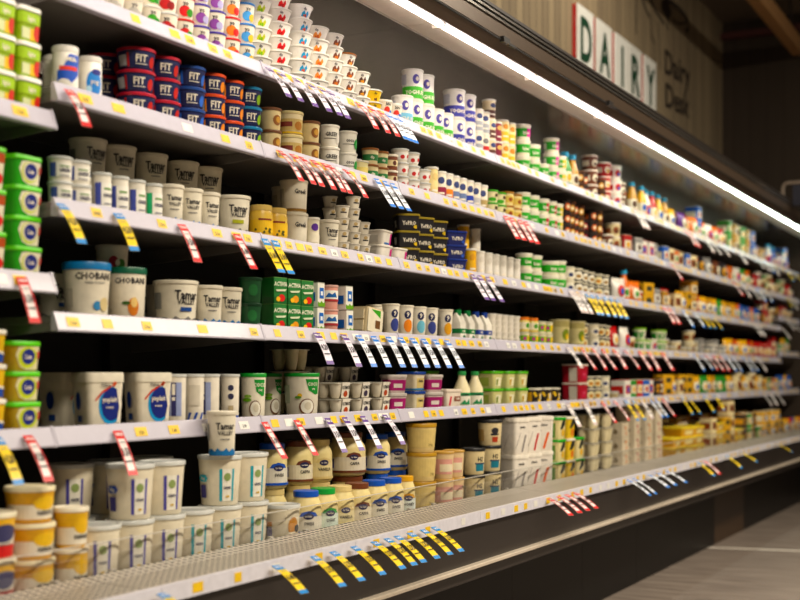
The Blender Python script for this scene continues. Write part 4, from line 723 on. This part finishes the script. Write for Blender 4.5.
for k in range(-1, 11):
    a = JY[k] if k >= 0 else Y0; b = JY[k + 1] if k < 10 else Y1
    part('canopy_underside', bx(.045, .150, a + .0015, b - .0015, 2.486, 2.494, mPAN))
    part('ceiling_panel', bx(-.62, .043, a + .001, b - .001, 2.484, 2.494, mir))
    part('panel_edge', bx(.0435, .0465, a + .0015, b - .0015, 2.478, 2.486, mCHR))
    tube = MB(); n = 8
    tube.prism([(.188 + .0125 * math.cos(math.pi * (1 + i / n)), 2.474 + .012 * math.sin(math.pi * (1 + i / n))) for i in range(n + 1)], a + .006, b - .006, LED := emit('#fff2ee' if k < 5 else '#eefff2', 18.0)); part('light_tube', tube)
    part('tube_holder', bx(.152, .203, b - .006, b + .006, 2.462, 2.486, mPAN))
# clear guards along the deck
for k in range(-1, 11):
    a = JY[k] if k >= 0 else Y0; b = JY[k + 1] if k < 10 else Y1
    q = MB(); q.box(.100, .104, a + .004, b - .004, .692, .764, CLEAR)
    o = q.obj('acrylic_guard', None, 0); tag(o, f"clear acrylic guard along the deck edge, {'left' if k < 0 else BAY[k]} bay" + ('' if k < 0 else ' from left'), 'guard', 'acrylic guards')
    q = MB(); q.box(.0995, .1045, a + .004, b - .004, .764, .7665, mat('#c9c4bb', .2)); q.obj('guard_edge', o, 0)
    q = MB()
    for yy in (a + .1, b - .1): q.box(.096, .108, yy, yy + .02, .655, .693, mat('#b8b2a8', .3))
    q.obj('guard_clip', o, 0)

# ------------------------------------------------------------------ hanging price tags
TAGC = {'red': ('#f0e6e2', '#cc2f34', 'white price tag with red ends'), 'blue': ('#e8ecf2', '#2f78cc', 'white price tag with blue ends'), 'yellow': ('#eed02a', '#2f86c8', 'yellow price tag with blue ends'), 'purple': ('#ebe4ec', '#5c3a86', 'white price tag with purple ends'), 'plain': ('#e6e0dc', '#b9a6a2', 'plain white price tag')}
TAGM = {}
def tag_mesh(colr, var):
    key = (colr, var)
    if key in TAGM: return TAGM[key]
    pc, bc, _ = TAGC[colr]; L, wd = .142, .027
    f0, f1 = [(46, 30), (54, 30), (40, 38), (70, 50), (76, 56)][var]
    n = 12; pts = [(0, 0)]
    for i in range(n):
        f = math.radians(f0 + (f1 - f0) * i / (n - 1)); pts.append((pts[-1][0] + math.sin(f) * L / n, pts[-1][1] - math.cos(f) * L / n))
    def at(t, y, off):
        s = min(n - 1e-6, max(0, t * n)); i = int(s); fr = s - i; x = pts[i][0] + (pts[i + 1][0] - pts[i][0]) * fr; z = pts[i][1] + (pts[i + 1][1] - pts[i][1]) * fr
        dx, dz = pts[i + 1][0] - pts[i][0], pts[i + 1][1] - pts[i][1]; l = math.hypot(dx, dz); return (x - dz / l * off, y, z + dx / l * off)
    card = MB(); V = []
    for o in (.0004, -.0004):
        for i in range(n + 1): V += [at(i / n, -wd / 2, o), at(i / n, wd / 2, o)]
    N = 2 * (n + 1); F = [(2 * i, 2 * i + 1, 2 * i + 3, 2 * i + 2) for i in range(n)] + [(N + 2 * i, N + 2 * i + 2, N + 2 * i + 3, N + 2 * i + 1) for i in range(n)]
    F += [(2 * i, 2 * i + 2, N + 2 * i + 2, N + 2 * i) for i in range(n)] + [(2 * i + 1, N + 2 * i + 1, N + 2 * i + 3, 2 * i + 3) for i in range(n)] + [(0, N, N + 1, 1), (2 * n, 2 * n + 1, N + 2 * n + 1, N + 2 * n)]
    card.add(V, F, mat(pc, .38))
    bor = MB()
    def band(t0, t1, y0, y1, mm, off=.0012, mbx=bor):
        k = max(1, int((t1 - t0) * n * 1.5)); vs = []
        for i in range(k + 1): vs += [at(t0 + (t1 - t0) * i / k, y0, off), at(t0 + (t1 - t0) * i / k, y1, off)]
        mbx.add(vs, [(2 * i, 2 * i + 1, 2 * i + 3, 2 * i + 2) for i in range(k)], mm)
    mb_ = mat(bc, .4)
    band(0, .2, -wd / 2, wd / 2, mb_); band(.9, 1, -wd / 2, wd / 2, mb_)
    if colr == 'red': band(.2, .9, -wd / 2, -wd / 2 + .0035, mb_); band(.2, .9, wd / 2 - .0035, wd / 2, mb_)
    pr = MB()
    V, Fc = text_polys(['3.50', '4.20', '5.00', '2.75', '6.40'][var], bold=.03)
    pr.add([at(.52 - y * .034 / L, x * .0135, .0022) for x, y in V], Fc, mK)
    V, Fc = text_polys('SALE' if colr in ('red', 'yellow') else 'PRICE', bold=.03)
    pr.add([at(.10 - y * .014 / L, x * .0095, .0022) for x, y in V], Fc, mat('#f4f2ee'))
    band(.70, .73, -wd * .40, wd * .40, mK, .0022, pr); band(.28, .30, -wd * .3, wd * .3, mat('#8a8688'), .0022, pr)
    TAGM[key] = (card.mesh('card', 60), bor.mesh('border', 60), pr.mesh('print', 0)); return TAGM[key]
TAGS = {'B0': []}
HANG = []
TR = random.Random(23)
def tags(sh, lst, vs=(0, 1, 2)):
    X, Z = {'F': (.3565, .672), 'L1': (.0225, 1.812), 'L2': (.0225, 1.412), 'L3': (.0225, 1.035)}.get(sh) or (.0245, RZ[sh][0] - .018)
    last = None
    for px, c in lst:
        y = Yp(px, X); z = Z
        if y > JY[10]: z += {'C': .09, 'D': .06}.get(sh, 0)
        var, yw = TR.choice(vs), TR.uniform(-.5, -.12)
        if last and y - last[0] < .16: var, yw = last[1], last[2] + TR.uniform(-.03, .03)
        last = (y, var, yw); t = empty('price_tag', (X, y, z), yw); t.rotation_euler[0] = TR.uniform(-.02, .02)
        for nme, me in zip(('card', 'border', 'print'), tag_mesh(c, var)):
            o = bpy.data.objects.new(nme, me); COL.objects.link(o); o.parent = t
        HANG.append((sh, c, y, t))
tags('A', [(267, 'purple'), (279, 'purple'), (294, 'purple'), (308, 'purple'), (319, 'purple'), (328, 'purple'), (357, 'red'), (369, 'red'), (378, 'red'), (386, 'blue'), (392, 'blue'), (397, 'blue'), (634, 'plain'), (638, 'plain'), (685, 'red'), (689, 'red'), (704, 'plain'), (710, 'plain'), (718, 'plain'), (738, 'plain'), (753, 'plain'), (760, 'plain'), (764, 'blue'), (770, 'plain'), (786, 'yellow'), (794, 'yellow')])
tags('B', [(68, 'red'), (279, 'red'), (291, 'red'), (300, 'red'), (312, 'red'), (322, 'red'), (328, 'red'), (344, 'red'), (376, 'blue'), (384, 'blue'), (392, 'blue'), (505, 'red'), (511, 'red'), (519, 'red'), (525, 'red'), (670, 'red'), (733, 'red'), (741, 'plain'), (750, 'plain'), (757, 'blue'), (762, 'blue'), (784, 'yellow'), (789, 'plain')])
tags('C', [(60, 'yellow'), (117, 'yellow'), (181, 'red'), (236, 'red'), (264, 'yellow'), (274, 'yellow'), (472, 'purple'), (479, 'purple'), (487, 'purple'), (570, 'plain'), (574, 'plain'), (579, 'plain'), (586, 'yellow'), (591, 'yellow'), (597, 'yellow'), (604, 'yellow'), (610, 'yellow'), (616, 'yellow'), (663, 'red'), (668, 'red'), (682, 'blue'), (692, 'blue'), (698, 'yellow'), (703, 'yellow'), (710, 'yellow'), (752, 'plain'), (756, 'plain'), (781, 'plain'), (786, 'plain'), (791, 'plain')], (0, 1, 2))
tags('D', [(316, 'purple'), (343, 'purple'), (358, 'blue'), (373, 'blue'), (388, 'blue'), (400, 'blue'), (412, 'blue'), (423, 'blue'), (434, 'blue'), (446, 'blue'), (567, 'plain'), (581, 'red'), (592, 'red'), (602, 'red'), (613, 'red'), (624, 'red'), (639, 'red'), (648, 'red'), (662, 'red'), (693, 'blue'), (700, 'blue'), (705, 'red'), (713, 'red'), (719, 'red'), (726, 'blue'), (731, 'blue'), (743, 'blue'), (748, 'blue'), (757, 'plain')])
tags('E', [(117, 'red'), (264, 'red'), (296, 'red'), (327, 'purple'), (344, 'purple'), (362, 'purple'), (384, 'purple'), (567, 'plain'), (584, 'plain'), (602, 'red'), (614, 'red'), (625, 'yellow'), (632, 'yellow'), (641, 'plain'), (650, 'blue'), (655, 'blue'), (662, 'red'), (681, 'yellow'), (688, 'yellow'), (703, 'yellow'), (714, 'yellow'), (762, 'plain'), (769, 'plain'), (775, 'plain')])
tags('L2', [(21, 'red')]); tags('L3', [(-4, 'yellow'), (27, 'red')])
tags('F', [(160, 'yellow'), (275, 'yellow'), (313, 'yellow'), (332, 'yellow'), (353, 'yellow'), (373, 'yellow'), (386, 'yellow'), (396, 'yellow'), (409, 'yellow'), (422, 'yellow'), (433, 'yellow'), (549, 'red'), (558, 'red'), (566, 'red'), (574, 'red'), (627, 'blue'), (633, 'blue'), (648, 'blue'), (656, 'blue'), (665, 'blue'), (698, 'yellow'), (704, 'red'), (726, 'yellow'), (740, 'yellow'), (775, 'yellow')], (3, 4))
cnt = {}
for sh, c, y, t in HANG:
    cnt[(sh, c)] = cnt.get((sh, c), 0) + 1; i = cnt[(sh, c)]; tot_ = sum(1 for q in HANG if q[0] == sh and q[1] == c)
    where = 'front rail of the base' if sh == 'F' else SNAME[sh] + ' rail'
    tag(t, TAGC[c][2] + (', only one' if tot_ == 1 else ', ' + ORD[i - 1] + ' from left') + ', ' + where, 'price tag', 'hanging price tags, ' + where)

# ------------------------------------------------------------------ room
def struct(o): o['kind'] = 'structure'; return o
# planked timber wall
def planks(name, cols, axis, wdt=.11, rough=.6):
    mt = bpy.data.materials.new(name); mt.use_nodes = True; nt = mt.node_tree; p = nt.nodes['Principled BSDF']; p.inputs['Roughness'].default_value = rough; p.inputs['Specular IOR Level'].default_value = .25
    tc = nt.nodes.new('ShaderNodeTexCoord'); sp = nt.nodes.new('ShaderNodeSeparateXYZ'); nt.links.new(tc.outputs['Object'], sp.inputs[0])
    dv = nt.nodes.new('ShaderNodeMath'); dv.operation = 'DIVIDE'; dv.inputs[1].default_value = wdt; nt.links.new(sp.outputs[axis], dv.inputs[0])
    fl = nt.nodes.new('ShaderNodeMath'); fl.operation = 'FLOOR'; nt.links.new(dv.outputs[0], fl.inputs[0])
    fr = nt.nodes.new('ShaderNodeMath'); fr.operation = 'FRACT'; nt.links.new(dv.outputs[0], fr.inputs[0])
    wn = nt.nodes.new('ShaderNodeTexWhiteNoise'); wn.noise_dimensions = '1D'; nt.links.new(fl.outputs[0], wn.inputs['W'])
    mp = nt.nodes.new('ShaderNodeMapping'); mp.inputs['Scale'].default_value = (30, 30, 1.2); nt.links.new(tc.outputs['Object'], mp.inputs[0])
    ns = nt.nodes.new('ShaderNodeTexNoise'); ns.inputs['Scale'].default_value = 1.5; ns.inputs['Detail'].default_value = 4; nt.links.new(mp.outputs[0], ns.inputs['Vector'])
    ad = nt.nodes.new('ShaderNodeMath'); ad.operation = 'MULTIPLY_ADD'; ad.inputs[1].default_value = .5; nt.links.new(wn.outputs['Value'], ad.inputs[0]); hf = nt.nodes.new('ShaderNodeMath'); hf.operation = 'MULTIPLY'; hf.inputs[1].default_value = .5; nt.links.new(ns.outputs['Fac'], hf.inputs[0]); nt.links.new(hf.outputs[0], ad.inputs[2])
    rp = nt.nodes.new('ShaderNodeValToRGB'); rp.color_ramp.elements[0].color = (*lin(cols[0]), 1); rp.color_ramp.elements[1].color = (*lin(cols[1]), 1); rp.color_ramp.elements[0].position = .25; rp.color_ramp.elements[1].position = .75; nt.links.new(ad.outputs[0], rp.inputs[0])
    gp = nt.nodes.new('ShaderNodeMath'); gp.operation = 'GREATER_THAN'; gp.inputs[1].default_value = .07; nt.links.new(fr.outputs[0], gp.inputs[0])
    mx = nt.nodes.new('ShaderNodeMix'); mx.data_type = 'RGBA'; mx.inputs['A'].default_value = (*lin('#2c2119'), 1); nt.links.new(gp.outputs[0], mx.inputs['Factor']); nt.links.new(rp.outputs[0], mx.inputs['B'])
    nt.links.new(mx.outputs['Result'], p.inputs['Base Color']); return mt
WX = -.75
q = MB(); q.box(WX - .1, WX, -1.5, 12.5, 0, 4.68, planks('mat_timber', ('#84755e', '#a08f72'), 1)); struct(q.obj('wall_left', None, 0))
q = MB(); q.box(WX - .1, 9, 12.5, 12.6, 0, 4.68, planks('mat_dark_timber', ('#33291f', '#40342a'), 0, .16)); struct(q.obj('wall_back', None, 0))
q = MB(); q.box(WX, 9, 12.42, 12.499, 4.50, 4.56, mat('#4a2422', .5)); struct(q.obj('trim_1', None, 0))
q = MB(); q.box(WX - .1, 9, -1.5, 12.6, 4.68, 4.78, mat('#6d6258', .7)); struct(q.obj('ceiling', None, 0))
fm = bpy.data.materials.new('mat_floor'); fm.use_nodes = True; nt = fm.node_tree; p = nt.nodes['Principled BSDF']; p.inputs['Roughness'].default_value = .42; p.inputs['Specular IOR Level'].default_value = .35
tc = nt.nodes.new('ShaderNodeTexCoord'); mp = nt.nodes.new('ShaderNodeMapping'); mp.inputs['Scale'].default_value = (.8, 6, 1); mp.inputs['Rotation'].default_value = (0, 0, -.2); nt.links.new(tc.outputs['Object'], mp.inputs[0])
ns = nt.nodes.new('ShaderNodeTexNoise'); ns.inputs['Scale'].default_value = 3; ns.inputs['Detail'].default_value = 5; nt.links.new(mp.outputs[0], ns.inputs['Vector'])
rp = nt.nodes.new('ShaderNodeValToRGB'); rp.color_ramp.elements[0].color = (*lin('#74685f'), 1); rp.color_ramp.elements[1].color = (*lin('#94877c'), 1); rp.color_ramp.elements[0].position = .35; rp.color_ramp.elements[1].position = .65; nt.links.new(ns.outputs['Fac'], rp.inputs[0]); nt.links.new(rp.outputs[0], p.inputs['Base Color'])
q = MB(); q.box(WX - .1, 9, -1.5, 12.6, -.1, 0, fm); struct(q.obj('floor', None, 0))
q = MB(); V = [(.06, 8.52), (4.4, 9.40), (4.39, 9.45), (.055, 8.575)]; q.add([(x, y, .0008) for x, y in V] + [(x, y, .0001) for x, y in V], [(0, 1, 2, 3), (0, 4, 5, 1), (2, 6, 7, 3), (1, 5, 6, 2), (3, 7, 4, 0)], mat('#f0e8dc', .4)); struct(q.obj('trim_2', None, 0))
q = MB(); q.box(-.05, .05, 1.0, 12.4, 4.25, 4.39, mat('#b08a66', .45))
bm_ = q.obj('ceiling_beam', None, 0); tag(bm_, 'tan steel beam hung high above the aisle', 'beam', kind='structure')
for yy in (3, 6, 9, 12):
    q = MB(); q.box(-.01, .01, yy, yy + .02, 4.39, 4.68, mDARK); q.obj('hanger_rod', bm_, 0)

# letter signs
SX = WX + .001
for ch, (x0, x1), dp, red, nm in zip('DAIRY', [(578, 593.5), (597, 612), (615.5, 628.5), (629.5, 641.5), (644.5, 656)], (.04, .028, .045, .014, .028), (1, 1, 1, 0, 1), ('first sign panel, dark green letter d', 'second sign panel, dark green letter a', 'third sign panel, dark green letter i', 'fourth sign panel, dark green letter r', 'last sign panel, dark green letter y')):
    F_ = SX + dp; y0, y1 = Yp(x0, F_), Yp(x1, F_); t = empty('letter_sign', (SX, (y0 + y1) / 2, 3.32)); tag(t, 'white ' + nm + ', on timber wall', 'sign', 'wall letter signs'); hw = (y1 - y0) / 2; k = (CX - F_) / 2.95
    zt = EYE + .777 * (CX - F_) / CA - 3.32; zb = 0; zc = EYE + .709 * (CX - F_) / CA - 3.32
    q = MB(); q.box(0, dp - .012, -hw, hw, zb, zt, mat('#b02420', .45) if red else mat('#b9b2a6', .5)); q.obj('side_edge', t, 0)
    q = MB(); q.box(dp - .012, dp, -hw, hw, zb, zt, mat('#fbf6ee', .45)); q.obj('panel', t, 0)
    V, Fc = text_polys(ch, bold=.028, res=5); hh = .30 / .72; ys = [x for x, y in V]; zs = [y for x, y in V]; wl = max(ys) - min(ys); cy, cz = (max(ys) + min(ys)) / 2, (max(zs) + min(zs)) / 2
    sw = min(hh * .9, hw * 2 * .70 / wl) if ch != 'I' else hh * .8
    q = MB(); q.add([(dp + .004, (x - cy) * sw, zc + (y - cz) * hh) for x, y in V], Fc, mat('#173f2a', .5)); q.obj('letter', t, 0)
# dark printed drawing on the timber
d = empty('wall_drawing', (WX, Yp(665, WX), 2.9)); tag(d, 'dark line drawing with brush lettering printed on timber wall', 'wall art')
mI = mat('#2c241d', .7); Yo = d.location.y
def wp(px, py): y = Yp(px, WX); D = CX - WX; return (y - Yo, EYE + (375 - py) / (1057 - px) * D / CA - 2.9)
def stroke(mb, pts, w):
    P_ = [wp(*p) for p in pts]
    for (a, b), (c, e_) in zip(P_, P_[1:]):
        L_ = math.hypot(c - a, e_ - b); nx, nz = -(e_ - b) / L_ * w / 2, (c - a) / L_ * w / 2
        mb.add([(.002, a + nx, b + nz), (.002, c + nx, e_ + nz), (.002, c - nx, e_ - nz), (.002, a - nx, b - nz)], [(0, 1, 2, 3)], mI)
q = MB()
for pts, w in [([(640, -6), (646, 10), (650, 18)], .03), ([(648, -4), (655, 10), (660, 18), (664, 24)], .035), ([(664, -2), (676, 6), (683, 13), (688, 20)], .05), ([(688, 20), (689, 28), (685, 32)], .04), ([(636, -8), (636, 34)], .02), ([(658, 22), (659, 42), (660, 70)], .02), ([(668, 14), (667, 30)], .03), ([(650, 18), (651, 36), (655, 44)], .02), ([(672, 20), (680, 24), (687, 22)], .02), ([(689, 28), (690, 110)], .018), ([(655, 44), (655, 78)], .012)]: stroke(q, pts, w)
y0, z0 = wp(666, 9); q.add([(.002, y0 + .16 * math.cos(i * .42), z0 + .07 * math.sin(i * .42)) for i in range(15)], [tuple(range(15))], mI)
q.obj('line_art', d, 0)
for wd_, (px, py), sz in (('Dairy', (677, 70), .30), ('Desk', (677, 102), .30)):
    V, Fc = text_polys(wd_, bold=.028, res=4); y0, z0 = wp(px, py); q = MB(); q.add([(.0025, y0 + x * sz * 1.25, z0 + y * sz * .95 + x * .02) for x, y in V], Fc, mI); q.obj('lettering', d, 0)
# bracket with a blade sign on the canopy
by = Yp(783, .2); t = empty('sign_bracket', (.2, by, 2.623)); tag(t, 'bent steel tube bracket holding dark blade sign above canopy end', 'sign bracket')
q = MB(); q.tube([(0, 0, 0), (0, 0, .10), (.01, 0, .125), (.03, 0, .138), (.45, 0, .14)], .012, mat('#a89c90', .3, metal=.7), 10); q.obj('tube_arm', t, 40)
q = MB(); q.box(.08, .44, -.008, .008, -.05, .118, mat('#191b28', .4)); q.obj('blade_panel', t, 0)
q = MB(); q.box(-.03, .03, -.03, .03, 0, .006, mat('#8a8078', .4)); q.obj('foot_plate', t, 0)

# ------------------------------------------------------------------ light
def area(name, loc, sx, sy, power, colr, rot=(0, 0, 0)):
    l = bpy.data.lights.new(name, 'AREA'); l.shape = 'RECTANGLE'; l.size = sx; l.size_y = sy; l.energy = power; l.color = colr
    o = bpy.data.objects.new(name, l); COL.objects.link(o); o.location = loc; o.rotation_euler = rot; return o
area('aisle_lamp', (3.3, 4.6, 4.4), .6, 10.0, 520, (1, .89, .72), (0, math.radians(8), 0))
area('added_wall_fill', (-.2, 7.4, 4.64), .15, 2.6, 24, (1, .9, .74), (0, math.radians(25), 0))  # added unseen fill that brightens the timber wall around the letter signs
wld = bpy.data.worlds.new('world'); scene.world = wld; wld.use_nodes = True; bg = wld.node_tree.nodes['Background']; bg.inputs[0].default_value = (1, .85, .7, 1); bg.inputs[1].default_value = .008
